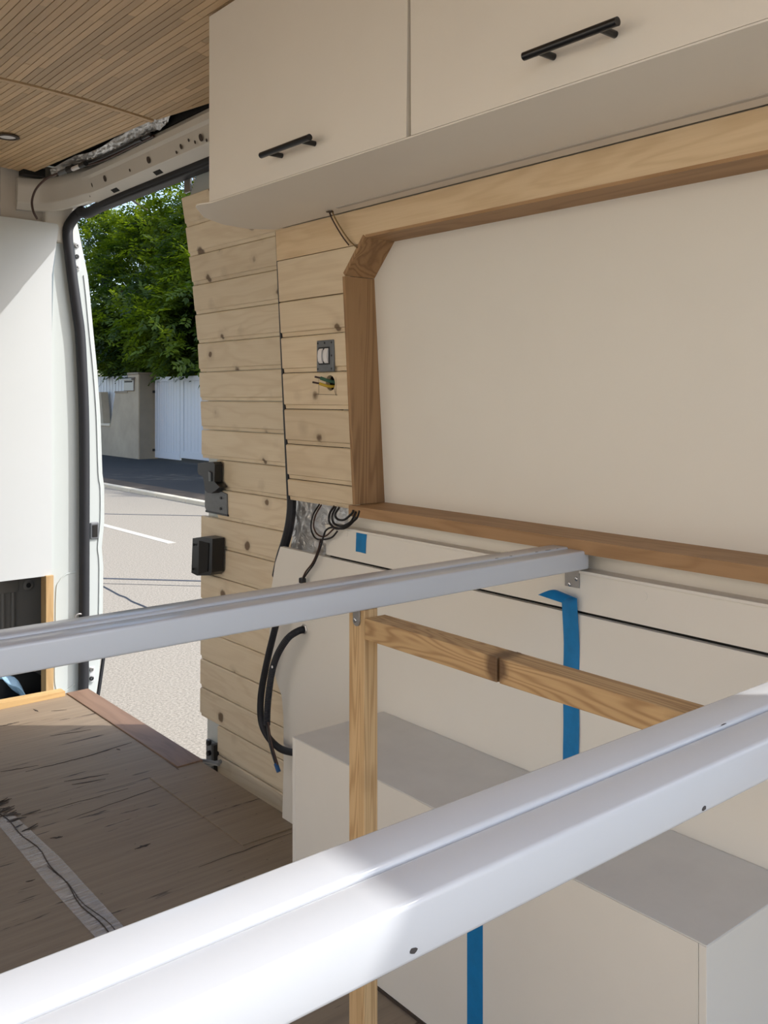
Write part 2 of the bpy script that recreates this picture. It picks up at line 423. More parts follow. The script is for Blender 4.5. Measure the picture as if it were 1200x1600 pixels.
# ceiling ----------------------------------------------------------
def ceilZ(X):
    t = max(0, X-.75)/.5
    return .875-.030*t*t
ceil = struct_empty('ceiling', (0, 0, .9), 'bamboo slat ceiling in two panels with a dark joint')
MB().box((-.64, 1.34), (-.15, 4.6), (.905, .955)).build('roof_skin', 'body_white', ceil)
def ceiling_panel(y0, y1, edge, rot, segs_seed):
    random.seed(segs_seed)
    xs = [x*.0192+.30 for x in range(56)]
    p = MB(); ZB = .012
    X0 = -.62
    n = 24
    a = []
    def fn(u, v):
        y = lerp(y0, y1, v); x = lerp(X0, edge(y)+.002, u)
        return Vector((x, y, ceilZ(x)+.006))
    p.grid(fn, 30, 6, (0, 0, .006))
    pan = p.build('panel', 'edge_wood', ceil)
    for i, x in enumerate(xs):
        y = y0+random.uniform(-.25, 0)
        while y < y1:
            L = random.choice((.22, .3, .4, .52, .7)); a0 = max(y, y0); a1 = min(y+L, y1); y += L
            if a1-a0 < .01: continue
            # slat direction may be turned a little in plan
            def xx(yy, q): return x+q*.0192+(y0-yy)*rot
            if xx(a0, .5) > edge(a0)+.004 and xx(a1, .5) > edge(a1)+.004: continue
            dz = random.uniform(0, .0006)
            def corner(yy, q):
                X = min(xx(yy, q), edge(yy)); return X, yy, ceilZ(X)
            g = .055
            c = [corner(a0+.0004, g), corner(a0+.0004, 1-g), corner(a1-.0004, 1-g), corner(a1-.0004, g)]
            if c[1][0]-c[0][0] < .002 or c[2][0]-c[3][0] < .0005:
                if c[1][0]-c[0][0] < .002: continue
                c[2] = (c[3][0]+.001, c[2][1], c[2][2])
            MB().hexa([(q[0], q[1], q[2]-dz) for q in c]+[(q[0], q[1], q[2]+.0062) for q in c]).build('slat', 'slat', pan)
    # uncounted slats over the out-of-frame half of the van
    r = MB()
    for k in range(47):
        x = -.62+k*.0192
        r.box((x+.0008, x+.0184), (y0, y1), (.875, .8812))
    q = r.build('slat_run', 'slat', pan); q['kind'] = 'stuff'
def edge_rear(y): return 1.262+(2.64-y)*.15 if y > 2.3 else 1.313
def edge_front(y): return 1.256-(y-2.65)*.05
ceiling_panel(.0, 2.632, edge_rear, 0.0, 5)
ceiling_panel(2.668, 3.60, edge_front, .05, 6)
b = MB(); b.grid(lambda u, v: Vector((lerp(.3, 1.262, u), lerp(2.644, 2.662, v), ceilZ(lerp(.3, 1.262, u))-.002)), 12, 1, (0, 0, .008))
b.build('joint_strip', 'slat', ceil)
b = MB(); b.grid(lambda u, v: Vector((lerp(.3, 1.262, u), lerp(2.628, 2.672, v), ceilZ(lerp(.3, 1.262, u))+.0055)), 12, 1, (0, 0, .006))
b.build('joint_backing', 'hole', ceil)
# downlight
dl_c = atZ(12, 214, .8625)
dl = thing('ceiling_downlight', dl_c, 'small round recessed downlight with dark rim in the bamboo ceiling', 'light')
MB().ring(dl_c+Vector((0, 0, 0)), (0, 0, -1), .026, .038, .003).build('rim', 'hole', dl, True)
MB().disc(dl_c+Vector((0, 0, .001)), (0, 0, -1), .027, .0015, 24).build('lens', 'whiteplastic', dl)

# side wall, body skin -----------------------------------------------------
wr = struct_empty('wall_right', (1.38, 1.0, FLOOR))
# metal skin outside everything
MB().box((1.425, 1.44), (.07, 2.0), (-1.35, .97)).build('skin', 'body_white', wr)
MB().box((1.34, 1.40), (2.0, 4.6), (.83, .955)).build('roof_edge', 'body_white', wr)
MB().box((1.396, 1.44), (1.995, 4.6), (.785, .955)).build('roof_edge', 'body_white', wr)
MB().box((1.32, 1.40), (3.40, 3.66), (.742, .84)).build('roof_edge', 'header', wr)
MB().box((1.34, 1.44), (.07, 2.0), (.905, .955)).build('roof_edge', 'body_white', wr)
MB().box((1.318, 1.425), (1.995, 2.0), (.43, .90)).build('pillar_return', 'header', wr)
MB().box((1.32, 1.425), (.07, .095), (-1.12, .90)).build('rear_return', 'header', wr)
# rear planked wall: pine planks ahead of the window
YL = 2.007
rows = [.3455, .2415, .1515, .0606, -.031, -.121, -.2105, -.266]
def plank(z0, z1, ylo0, ylo1, yhi, xf, th, parent, mat='pine', groove=.0055, lab=None, tongue=.0065):
    """horizontal plank: back of a tongue lip at the bottom; ylo at z0 / z1 may differ"""
    zt = z1-.0009; zl = z0+.0009; zm = z0+tongue*1.6
    b = MB()
    pr = [(zl, xf(zl)+groove), (zm, xf(zm)+groove*.8), (zm+.0022, xf(zm)), (zt-.003, xf(zt)), (zt, xf(zt)+.003)]
    fr = []
    for z, X in pr:
        t = (z-z0)/(z1-z0); yl = lerp(ylo0, ylo1, t)
        fr.append((b.bm.verts.new((X, yl, z)), b.bm.verts.new((X, yhi, z))))
    bk = []
    for z, X in (pr[0], pr[-1]):
        t = (z-z0)/(z1-z0); yl = lerp(ylo0, ylo1, t)
        bk.append((b.bm.verts.new((xf(z)+th, yl, z)), b.bm.verts.new((xf(z)+th, yhi, z))))
    for a, c in zip(fr, fr[1:]): b.bm.faces.new([a[0], a[1], c[1], c[0]])
    b.bm.faces.new([fr[0][0], bk[0][0], bk[0][1], fr[0][1]]); b.bm.faces.new([fr[-1][0], fr[-1][1], bk[1][1], bk[1][0]])
    b.bm.faces.new([bk[0][0], bk[1][0], bk[1][1], bk[0][1]])
    b.bm.faces.new([v[0] for v in fr]+[bk[1][0], bk[0][0]]); b.bm.faces.new([v[1] for v in fr[::-1]]+[bk[0][1], bk[1][1]])
    return b.build('plank', mat, parent, label=lab)
WY = 1.722      # left reveal of the window opening
def bevY(z): return WY if z <= .28 else lerp(WY, 1.640, min(1, (z-.28)/.0785))
hole_c = Vector((wallX(.033)-.001, 1.802, .033))
for i in range(len(rows)-1):
    z1, z0 = rows[i], rows[i+1]
    if z1 > .28:
        b = MB(); xf = wallX
        poly = [(xf(z0), YL, z0+.001), (xf(z0), WY, z0+.001), (xf(.28), WY, .28), (xf(z1), bevY(z1), z1-.001), (xf(z1), YL, z1-.001)]
        b.prism(poly, (.012, 0, 0)).build('plank', 'pine_clean', wr)
        continue
    p = plank(z0, z1, WY, WY, YL, wallX, .012, wr, 'pine_clean')
    if z0 < hole_c.z < z1:      # real round hole for the switch cables
        cb = MB().disc(world_loc(p)*0+hole_c+Vector((-.02, 0, 0)), (1, 0, 0), .0185, .06, 28).build('cut', 'hole')
        md = p.modifiers.new('hole', 'BOOLEAN'); md.object = cb; md.operation = 'DIFFERENCE'; md.solver = 'EXACT'
        dg = bpy.context.evaluated_depsgraph_get(); ev = p.evaluated_get(dg)
        me = bpy.data.meshes.new_from_object(ev); p.modifiers.clear(); p.data = me
        bpy.data.objects.remove(cb)
# fascia strip that runs on above the window
zA, zB = .3585, .4235
MB().prism([(wallX(zA)-.001, YL, .3462), (wallX(zA)-.001, 1.66, .3462), (wallX(zA)-.001, 1.640, zA), (wallX(zA)-.001, .1, zA), (wallX(zB)-.001, .1, zB), (wallX(zB)-.001, YL, zB)], (.014, 0, 0)).build('fascia_plank', 'pine_fascia', wr)
MB().box((1.335, 1.345), (.1, YL), (-.27, .43)).box((1.345, 1.43), (1.78, 1.985), (-.26, .42)).bm.free()
bk = MB(); bk.box((1.345, 1.352), (1.80, 2.0), (-.262, .43)); bk.build('backing_board', 'dark', wr)
MB().box((1.308, 1.425), (.1, 2.0), (.425, .86)).build('upper_lining', 'beige', wr)
# white boards below the window
LX = 1.335
def P_(px, py, X=LX): return atX(px, py, X)
zg = -.389
pts = [P_(438, 851), P_(430, 880), P_(424, 920), P_(421, 990), P_(425, 1035), P_(433, 1067), P_(440, 1087), P_(443, 1120), P_(443, 1200), P_(441, 1276)]
poly = [(LX, p.y, p.z) for p in pts]; poly[0] = (LX, poly[0][1], zg-.003); poly[-1] = (LX, poly[-1][1], FLOOR+.001)
poly += [(LX, .1, FLOOR+.001), (LX, .1, zg-.004)]
MB().prism(poly, (.012, 0, 0)).build('lower_board', 'white_wall', wr)
MB().prism([(LX+.003, 1.852, zg+.0028), (LX+.003, .1, zg+.0028), (LX+.003, .1, -.316), (LX+.003, 1.852, -.312)], (.012, 0, 0)).build('upper_board', 'white_wall', wr)
MB().box((LX+.014, LX+.02), (.1, 1.85), (-.42, -.36)).build('gap_backing', 'dark', wr)
MB().box((LX, 1.372), (.1, 1.852), (-.3185, -.3125), .001).build('ledge', 'white_wall', wr)
MB().box((1.366, 1.375), (.1, 1.80), (-.3125, -.262)).build('recess_strip', 'white_wall', wr)
MB().box((1.352, 1.42), (.1, 1.9), (-1.3, -.42)).build('lower_lining', 'darkmetal', wr)
b = MB()
for px, py in ((1005, 931), (735, 867), (540, 834)):
    p = P_(px, py, LX+.003); b.disc(p+Vector((0, 0, 0)), (-1, 0, 0), .0085, .0008, 20)
b.build('screw_cap', 'white_wall', wr)
# foil insulation glimpsed between door seal and the boards
random.seed(9)
fo = MB(); fo.grid(lambda u, v: Vector((1.388+.008*random.random(), lerp(2.085, 1.80, u), lerp(-.44, -.235, v))), 16, 10)
tag(fo.build('insulation_foil', 'foil', wr, True, sharp=180), 'crumpled silver insulation foil')
MB().tube([atX(x, y, X) for x, y, X in ((449, 640, 1.40), (454, 740, 1.385), (455.5, 775, 1.375), (455, 800, 1.372), (451.5, 825, 1.370), (445, 850, 1.370), (438, 872, 1.372), (432, 900, 1.378))], .0125, 10, 4).build('door_seal', 'rubber', wr, True)

MB().hexa([(wallX(-.264)+.001, YL+.0005, -.264), (1.37, YL+.0005, -.264), (1.37, YL+.012, -.264), (wallX(-.264)+.002, YL+.012, -.264), (wallX(.42)+.001, YL+.0005, .42), (1.35, YL+.0005, .42), (1.35, YL+.006, .42), (wallX(.42)+.002, YL+.006, .42)]).build('edge_dark_strip', 'rubber', wr)  # dark strip drawing the line beside the plank ends
# window: white board set deep in a stained timber frame
win = struct_empty('window_1', (1.40, 1.0, -.25), 'window recess blocked with a white board inside a stained wood frame')
def wbX(z): return 1.400-.06*z
MB().prism([(wbX(-.27), 1.80, -.27), (wbX(-.27), .1, -.27), (wbX(.40), .1, .40), (wbX(.40), 1.80, .40)], (.008, 0, 0)).build('blanking_board', 'white_wall', win)
def fr_board(y0, z0, y1, z1, ny, nz, th, mat, name):
    """reveal board running front to back; (ny,nz) = direction away from the opening"""
    pr = .004
    def q(y, z, off, back): 
        yy, zz = y+ny*off, z+nz*off
        return ((wbX(z)+.002 if back else wallX(z)-pr), yy, zz)
    return MB().hexa([q(y0, z0, 0, 0), q(y1, z1, 0, 0), q(y1, z1, 0, 1), q(y0, z0, 0, 1), q(y0, z0, th, 0), q(y1, z1, th, 0), q(y1, z1, th, 1), q(y0, z0, th, 1)]).build(name, mat, win)
fr_board(WY-.002, -.252, WY-.002, .279, 1, 0, .010, 'frame_v', 'frame_side')
fr_board(WY-.002, .280, 1.640, .3575, .7, .7, .010, 'frame_v', 'frame_corner')
fr_board(1.639, .3575, .1, .3515, 0, 1, .006, 'frame_y', 'frame_top')
MB().hexa([(1.318, 1.735, -.2785), (1.318, .1, -.2785), (1.425, .1, -.2785), (1.425, 1.735, -.2785),
           (1.318, 1.735, -.254), (1.318, .1, -.254), (1.425, .1, -.252), (1.425, 1.735, -.252)]).build('window_sill', 'frame_y', win)

# rear open door standing at right angles behind the camera (shades the bed rail)
rd = struct_empty('door_2', (1.345, -.30, FLOOR), 'opened rear door of the van')
MB().box((1.33, 1.36), (-.80, -.02), (-1.25, 1.015), .004).build('door_skin', 'body_white', rd)
MB().box((1.33, 1.36), (-.02, .07), (.47, 1.015)).build('added_gap_block', 'body_white', rd)  # unseen block added to close the gap and trim the rail's sun patch
# unseen left side, left wide open to let light into the van
wl = struct_empty('wall_left', (-.63, 1.5, FLOOR))
MB().box((-.66, -.62), (-.15, 4.6), (-1.35, -.85)).build('lower_lining', 'panel_white', wl)
MB().box((-.66, -.62), (-.15, 4.6), (.72, .905)).build('upper_lining', 'panel_white', wl)
MB().box((-.66, -.62), (-.15, .0), (-.85, .72)).box((-.66, -.62), (2.9, 4.6), (-.85, .72)).build('middle_lining', 'panel_white', wl)

# =============================== door opening: header, pillar, seal ============
hd = struct_empty('trim_2', (1.33, 2.6, .73), 'beige metal header beam above the door opening')
path = [(1.300, 1.99), (1.300, 2.6), (1.300, 3.10), (1.297, 3.28), (1.285, 3.42), (1.262, 3.53), (1.225, 3.585), (1.165, 3.60)]
prof = [(.012, .832), (0, .814), (.003, .796), (.011, .787), (.019, .760), (.0235, .744), (.0245, .741), (.029, .7375), (.032, .7365), (.062, .716), (.090, .714), (.095, .745), (.095, .838)]
b = MB(); P = []
for i in range(len(path)-1):
    for k in range(4):
        t = k/4; P.append(tuple(.5*((2*path[i][a])+(path[i+1][a]-path[max(i-1,0)][a])*t+(2*path[max(i-1,0)][a]-5*path[i][a]+4*path[i+1][a]-path[min(i+2,len(path)-1)][a])*t*t+(3*path[i][a]-path[max(i-1,0)][a]-3*path[i+1][a]+path[min(i+2,len(path)-1)][a])*t**3) for a in (0, 1)))
P.append(path[-1]); rings = []
for i, p in enumerate(P):
    d = Vector((P[min(i+1, len(P)-1)][0]-P[max(i-1, 0)][0], P[min(i+1, len(P)-1)][1]-P[max(i-1, 0)][1])).normalized()
    nx, ny = d.y, -d.x
    rings.append([b.bm.verts.new((p[0]+nx*(o if p[1] < 3.3 else o*.5), min(p[1]+ny*o*(1 if p[1] < 3.3 else .5), 3.66), z)) for o, z in prof])
for a, c in zip(rings, rings[1:]):
    for k in range(len(prof)): b.bm.faces.new([a[k], a[(k+1) % len(prof)], c[(k+1) % len(prof)], c[k]])
b.bm.faces.new(rings[0]); b.bm.faces.new(rings[-1][::-1])
b.build('beam', 'header', hd, True, sharp=25)
def hole(px, py, r, r2, X=None):
    X = X or 1.309
    p = atX(px, py, X)
    return p, r, r2
b = MB()
for px, py, X, r, r2 in ((164, 279, 1.3175, .010, .011), (232, 250, 1.3165, .010, .011), (314, 215, 1.3145, .010, .011), (203, 266, 1.3185, .004, .005), (276, 238, 1.3195, .004, .005),
                  (295, 219, 1.3135, .004, .005), (305, 222, 1.316, .004, .005), (323, 219, 1.3175, .004, .005), (139, 289, 1.3175, .003, .005), (283, 229, 1.316, .006, .008), (144, 289, 1.3185, .004, .008)):
    p = atX(px, py, X-.002); b.disc(p, (-1, 0, -.3), r, .0015, 16, r2)
b.build('punched_holes', 'hole', hd)
b = MB()
for px, py in ((180, 295), (247, 267)):
    p = atX(px, py, 1.3465); zc = .7262; b.hexa([(1.340, p.y-.025, .7302), (1.353, p.y-.025, .7212), (1.353, p.y+.025, .7212), (1.340, p.y+.025, .7302), (1.340, p.y-.025, .735), (1.353, p.y-.025, .735), (1.353, p.y+.025, .735), (1.340, p.y+.025, .735)])
b.build('slot', 'dark', hd)
p = atY(84, 305, 3.565); MB().disc(p+Vector((0, -.012, 0)), (.3, -1, 0), .011, .004, 16).build('punched_hole', 'hole', hd)
MB().tube([atX(133, 283, 1.314)+Vector((-.002, 0, .03)), atX(133, 283, 1.318), atX(141, 308, 1.324)], .0012, 4).build('panel_joint', 'hole', hd)

jy = 3.62
MB().box((1.27, 1.385), (jy-.012, jy+.03), (.60, .745), .01).build('corner_gusset', 'header', hd)
door1 = struct_empty('door_1', (1.42, 3.0, FLOOR), 'open side door way with black rubber seal')
# seal
sealpts = [(1.378, 1.99, .712), (1.378, 2.6, .712), (1.378, 3.2, .712), (1.378, 3.45, .70)]
cpx = [(122, 331), (108, 352), (106, 372), (109, 400), (114, 440), (121, 490), (125, 520), (128, 570), (131, 640), (132, 720), (132, 800), (131.5, 960), (130, 1100)]
for px, py in cpx: sealpts.append(tuple(atY(px, py, jy-.02)))
sealpts[4] = tuple(lerp(Vector(sealpts[3]), Vector(sealpts[4]), .8))
MB().box((1.362, 1.402), (1.99, 3.42), (.692, .7155), .005).build('seal_flange', 'rubber', door1)
MB().tube(sealpts, .0205, 12, 4).build('door_seal', 'rubber', door1, True)
# front pillar, inside face and outer jamb (both face the cargo space)
inner_l = [(92, 349), (84, 420), (81, 520), (81, 900), (81, 1110)]
inner_r = [(127, 1110), (128, 960), (128, 800), (126, 640), (121, 520), (112, 440), (103, 372), (100, 352)]
b = MB(); b.prism([atY(px, py, jy) for px, py in inner_l+inner_r], (0, .03, 0)); b.build('pillar', 'body_white', door1)
outer_r = [(120, 345), (127, 380), (137, 430), (140, 456), (146, 520), (152, 580), (157, 650), (160, 740), (163, 762), (163, 815), (159, 855), (161.5, 885), (160, 1000), (154, 1060), (148, 1098)]
outer_l = [(129, 1098), (130, 960), (130, 800), (129, 640), (124, 520), (116, 440), (108, 372), (108, 345)]
b = MB(); b.prism([atY(px, py, jy+.012) for px, py in outer_r+outer_l], (0, .03, 0)); b.build('outer_jamb', 'body_white', door1)
b = MB(); ln = [atY(px-6, py, jy+.010) for px, py in outer_r[2:-2]]; b.tube([tuple(p) for p in ln], .0022, 6, 3); b.build('jamb_bead', 'body_white', door1, True)
b = MB(); b.tube([tuple(atY(px, py, jy+.05)) for px, py in ((164, 1010), (160, 1040), (155, 1075), (151, 1100))], .008, 6); b.build('outer_seal', 'rubber', door1, True)
# pressed contour in pillar foot
b = MB(); b.tube([tuple(atY(px, py, jy-.001)) for px, py in ((118, 894), (104, 897), (93, 908), (88, 925), (87, 1000), (86, 1060), (90, 1080), (97, 1083), (118, 1068))], .0028, 6, 5); b.build('pressed_line', 'body_white', door1, True)
# hardware on the jamb
def jamb_hinge(name, cx, cys, sc=1.0):
    q = MB()
    c = atY(cx, (cys[0]+cys[-1])/2, jy+.008)
    top = atY(cx, cys[0], jy+.01).z; bot = atY(cx, cys[-1], jy+.01).z
    q.box((c.x-.012, c.x+.012), (c.y-.006, c.y+.002), (bot-.014, top+.014), .004)
    o = q.build(name, 'panel_white', door1)
    for k, y in enumerate(cys):
        p = atY(cx, y, jy)
        MB().ring(p+Vector((0, -.0, 0)), (0, -1, 0), .004, .009, .004, 16).build('bolt', 'black' if k == 1 else 'zinc', o, True)
jamb_hinge('guide_plate', 120, (384, 401, 418)); jamb_hinge('guide_plate', 143, (1046, 1060))
p0 = atY(148, 829, jy+.01)
b = MB(); b.box((p0.x-.020, p0.x+.016), (p0.y-.006, p0.y+.004), (p0.z-.034, p0.z+.034), .005); sp = b.build('striker_frame', 'greyplastic', door1)
MB().box((p0.x-.013, p0.x+.010), (p0.y-.008, p0.y-.002), (p0.z-.026, p0.z+.024), .003).build('striker_pocket', 'dark', sp)
b = MB(); b.tube([tuple(atY(px, py, jy-.03)) for px, py in ((117, 975), (118, 963), (124, 959), (130, 962), (131, 975))], .0035, 8, 3); b.build('grab_loop', 'zinc', door1, True)

# partition (bulkhead) --------------------------------------------------
pf = struct_empty('wall_front', (.6, jy, FLOOR), 'white partition between living space and cab')
zt = atY(0, 338, jy-.02).z
pa = [atY(92, 350, jy-.02), atY(81, 430, jy-.02), atY(81, 899, jy-.02)]
b = MB(); yy = jy-.02
b.prism([(-.62, yy, zt+.03), (pa[0].x-.006, yy, pa[0].z), (pa[0].x, yy, pa[0].z-.012), (pa[1].x, yy, pa[1].z), (pa[2].x, yy, pa[2].z), (-.62, yy, pa[2].z)], (0, .018, 0)); b.build('white_panel', 'panel_white', pf)
b = MB()
b.box((-.62, 1.115), (jy+.03, jy+.04), (.6, .90)); b.build('upper_trim', 'beige', pf)
MB().box((1.117, 1.36), (jy+.03, jy+.04), (.6, .90)).build('upper_trim', 'beige', pf)
a0 = atY(69, 900, jy-.015); a1 = atY(81, 900, jy-.015)
MB().box((a0.x, a1.x), (jy-.035, jy+.02), (FLOOR-.06, a0.z+.002), .001).build('stud', 'batten_raw', pf)
# cab metal seen through the opening
b = MB(); by = jy+.18
b.box((-.6, 1.45), (by, by+.02), (-1.25, -.6)); cabm = b.build('cab_panel', 'cabgrey', pf)
b = MB()
c0 = atY(8, 916, by); b.box((c0.x-.12, c0.x+.05), (by-.012, by), (c0.z-.028, c0.z+.028), .008, 3)
c1 = atY(44, 914, by); b.ring(c1, (0, -1, 0), .010, .022, .008, 20)
for x in (20, 4): q = atY(x, 960, by); b.tube([(q.x, by-.002, q.z+.09), (q.x, by-.002, q.z-.14)], .01, 8, 1)
b.build('pressed_ribs', 'cabgrey', cabm, True)
MB().disc(atY(44, 914, by-.004), (0, -1, 0), .010, .002, 16).build('hole', 'dark', cabm)
MB().box((-.6, 1.45), (jy+.03, by+.02), (-1.25, -1.23)).build('cab_floor', 'cabgrey', pf)
MB().box((1.36, 1.40), (jy+.03, by), (-1.25, -.6)).build('cab_side', 'dark', pf)
MB().box((-.6, 1.27), (jy+.03, by), (-.66, -.64)).build('cab_top', 'cabgrey', pf)
# things in the footwell: blue cloth heap and a black moulded cover
jc = atY(6, 1085, jy+.09)
def cloth(u, v):
    x = jc.x-.30+.40*u; y = jy+.05+.12*v
    px = max(0, 1-((u-.45)/.55)**2)
    z = -1.228+.20*px**.7*(1-.4*(v-.3)**2)+.012*math.sin(u*23+v*5)+.010*math.sin(v*17-u*9)
    return Vector((x, y, z))
b = MB(); b.grid(cloth, 30, 14, (0, 0, -.006)); tag(b.build('blue_cloth', 'denim', None, True, sharp=180), 'light blue cloth bundle lying in the cab footwell', 'cloth')
b = MB(); kc = atY(44, 1080, jy+.15)
b.grid(lambda u, v: Vector((kc.x-.13+.23*u+(.03*v), jy+.155+.012*math.sin(math.pi*u), -1.228+.16*(v)*(1-.85*u**2.2))), 20, 10, (0, .012, 0))
tag(b.build('black_cover', 'black', None, True), 'black moulded plastic cover curving beside the blue cloth', 'cover')

# =============================== sliding door =================================
DY0, DY1 = 1.30, 2.70
XT = [(-1.10, 1.448), (-.6, 1.452), (-.1, 1.4545), (.168, 1.441), (.354, 1.422), (.54, 1.3975), (.64, 1.382), (.75, 1.372)]
dX = lambda z: interp(XT, z)
sd = struct_empty('door_3', (1.48, 2.1, FLOOR-.1), 'sliding side door lined with pine planks, part open')
drows = [.635]+[.542-.0925*k for k in range(18)]
for i in range(len(drows)-1):
    z1, z0 = drows[i], drows[i+1]
    yh = DY1
    if -.38 < (z0+z1)/2 < -.20: yh = 2.60        # cut back round the lock
    if z0 < -.0+FLOOR+.1: pass
    mid = .5*(z0+z1)
    if i >= 17: yh = DY1
    plank(z0, z1, DY0, DY0, yh, dX, .014, sd, 'pine', lab=None)
plank(drows[-1]-.0925, drows[-1], DY0, DY0, 2.585, dX, .014, sd, 'pine')
plank(drows[-1]-.185, drows[-1]-.0925, DY0, DY0, 2.585, dX, .014, sd, 'pine')
# door shell
def shell(z): return dX(z)+.0145
zs = [-1.22, -1.08, -.8, -.6, -.35, -.1, .168, .354, .54, .64, .70, .735]
b = MB(); rr = []
for z in zs:
    x0 = dX(max(z, -1.1))+.0145+(0.0 if z < .66 else (z-.66)*.25); yd = DY1-.012-(max(0, z-.62)*.55)
    rr.append([b.bm.verts.new(q) for q in ((x0, DY0, z), (x0, yd-.012, z), (x0+.006, yd, z), (x0+.06, yd+.012, z), (x0+.062, yd+.07 if z < .66 else yd+.03, z), (x0+.085, yd+.07 if z < .66 else yd+.03, z), (x0+.095, yd+.04 if z < .66 else yd+.01, z), (x0+.095, DY0, z))])
for a, c in zip(rr, rr[1:]):
    for k in range(8): b.bm.faces.new([a[k], a[(k+1) % 8], c[(k+1) % 8], c[k]])
b.bm.faces.new(rr[0]); b.bm.faces.new(rr[-1][::-1])
b.build('door_shell', 'body_white', sd, True)
# upper roller bracket
q = atY(296, 283, DY1-.02)
ub = MB().box((q.x-.004, q.x+.004), (q.y-.01, q.y+.03), (q.z-.035, q.z+.03), .002).build('roller_bracket', 'zinc', sd)
MB().disc(atY(303, 271, DY1-.03)+Vector((-.012, 0, 0)), (-1, .2, 0), .009, .014, 14).build('roller', 'screw', ub, True)
# lock lever and plate
lk = atY(322, 760, DY1-.004)
def dpt(px, py, X): return atX(px, py, X)
XP = 1.449
pl = [dpt(320, 763, XP), dpt(336, 757, XP), dpt(345, 768, XP), dpt(354, 772, XP), dpt(355, 805, XP), dpt(322, 797, XP), dpt(320, 792, XP)]
lp = MB().prism([tuple(p) for p in pl], (.012, 0, 0)).build('lock_plate', 'greyplastic', sd)
MB().prism([tuple(dpt(x, y, XP-.001)) for x, y in ((321, 797), (355, 804), (356, 807), (321, 800))], (.008, 0, 0)).build('plate_lip', 'black', lp)
for x, y in ((345, 778), (344.5, 795)): MB().disc(dpt(x, y, XP-.0015), (-1, 0, 0), .0045, .002, 12).build('screw', 'black', lp)
lev = [(309, 724), (312, 723), (321, 724), (323, 722), (333, 722), (335.5, 726), (335, 753), (343, 761), (336, 767), (330, 771), (324, 770), (320, 766), (319, 754), (317, 745), (310, 741), (308.5, 736)]
MB().prism([tuple(dpt(x, y, XP-.030)) for x, y in lev], (.028, 0, 0)).build('lock_lever', 'black', lp)
MB().prism([tuple(dpt(x, y, XP-.034)) for x, y in ((325, 736), (328.5, 738), (329, 752), (326, 752))], (.006, 0, 0)).build('lever_rib', 'greyplastic', lp)
# lower catch block
kb = MB()
A = [(301, 841), (318, 838.5), (332, 842), (331, 894), (327, 899), (308, 899.5), (299, 895)]
kb.prism([tuple(dpt(x, y, XP-.045)) for x, y in A], (.042, 0, 0))
kbo = kb.build('catch_block', 'black', sd)
MB().prism([tuple(dpt(x, y, XP-.047)) for x, y in ((311, 845), (326, 849), (324, 893), (310, 897))], (.004, 0, 0)).build('catch_recess', 'dark', kbo)
for x, y in ((303.5, 851), (302, 889)): MB().disc(dpt(x, y, XP-.047), (-1, 0, 0), .004, .003, 12).build('screw', 'dark', kbo)
# bottom roller arm
rb = atX(334, 1180, 1.40)
b = MB(); b.box((1.450, 1.462), (2.60, 2.665), (-1.22, -1.095), .004); ro = b.build('roller_arm', 'darkmetal', sd)
for (px, py) in ((329, 1160), (329, 1176)): MB().disc(atX(px, py, 1.452), (-1, 0, 0), .008, .012, 12).build('bolt', 'black', ro, True)
MB().tube([tuple(atX(px, py, 1.38)) for px, py in ((302, 1183), (312, 1188), (325, 1190), (342, 1194))], .006, 6).tube([tuple(atX(px, py, 1.39)) for px, py in ((318, 1196), (330, 1194), (344, 1190))], .007, 6).build('linkage', 'darkmetal', ro, True)
MB().box((1.435, 1.462), (2.586, 2.60), (-1.2, -1.09)).build('arm_cover', 'black', ro)

# =============================== wheel arch box =================================
bx = thing('wheel_arch_box', (1.2, 1.15, FLOOR), 'long white painted box on the floor against the side wall, grey top', 'box')
BX = 1.088; BZ = -.711
MB().box((BX, BX+.012), (.6785, 1.6145), (FLOOR+.0005, BZ-.0022), .0003).build('front_board', 'box_paint', bx)
MB().box((BX, LX-.001), (.666, .678), (FLOOR+.0005, BZ-.0022), .0012).build('end_board', 'white_wall', bx)
MB().box((BX, LX-.001), (1.615, 1.627), (FLOOR+.0005, BZ-.0022), .0012).build('end_board', 'white_wall', bx)
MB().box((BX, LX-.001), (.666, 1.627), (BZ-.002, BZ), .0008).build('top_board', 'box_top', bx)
MB().box((BX-.003, BX), (.70, 1.62), (FLOOR+.0005, FLOOR+.006)).build('bottom_bead', 'hole', bx)

# =============================== bed frame =================================
ZT = -.2726
def bed_beam(name, y0, x0, x1, label, chips):
    o = thing(name, ((x0+x1)/2, y0+.037, ZT-.034), label, 'beam', 'white steel bed rails')
    MB().box((x0, x1), (y0, y0+.0372), (ZT-.0335, ZT), .0036, 3).build('front_tube', 'steel_white', o, True, sharp=60)
    MB().box((x0, x1), (y0+.0374, y0+.0755), (ZT-.0335, ZT+.0024), .0036, 3).build('rear_tube', 'steel_white', o, True, sharp=60)
    for c in chips:
        q = MB(); random.seed(int(c[0]*1000))
        X, Y, Z, a, bb, nrm = c
        n = 9; pts = []
        for k in range(n):
            an = 2*math.pi*k/n; r = random.uniform(.7, 1.15)
            if nrm == 'y': pts.append((X+a*r*math.cos(an), Y, Z+bb*r*math.sin(an)))
            else: pts.append((X+a*r*math.cos(an), Y+bb*r*math.sin(an), Z))
        q.prism(pts, (0, -.0003, 0) if nrm == 'y' else (0, 0, .0003)).build('paint_chip', 'chip', o)
    return o
far_chips = [(x, 1.046+.0385, ZT+.0022, .004, .0012, 'z') for x in (1.135, 1.17, 1.235)]+[(1.265, 1.0845, ZT+.0022, .009, .0012, 'z'), (1.29, 1.0845, ZT+.0022, .003, .001, 'z')]
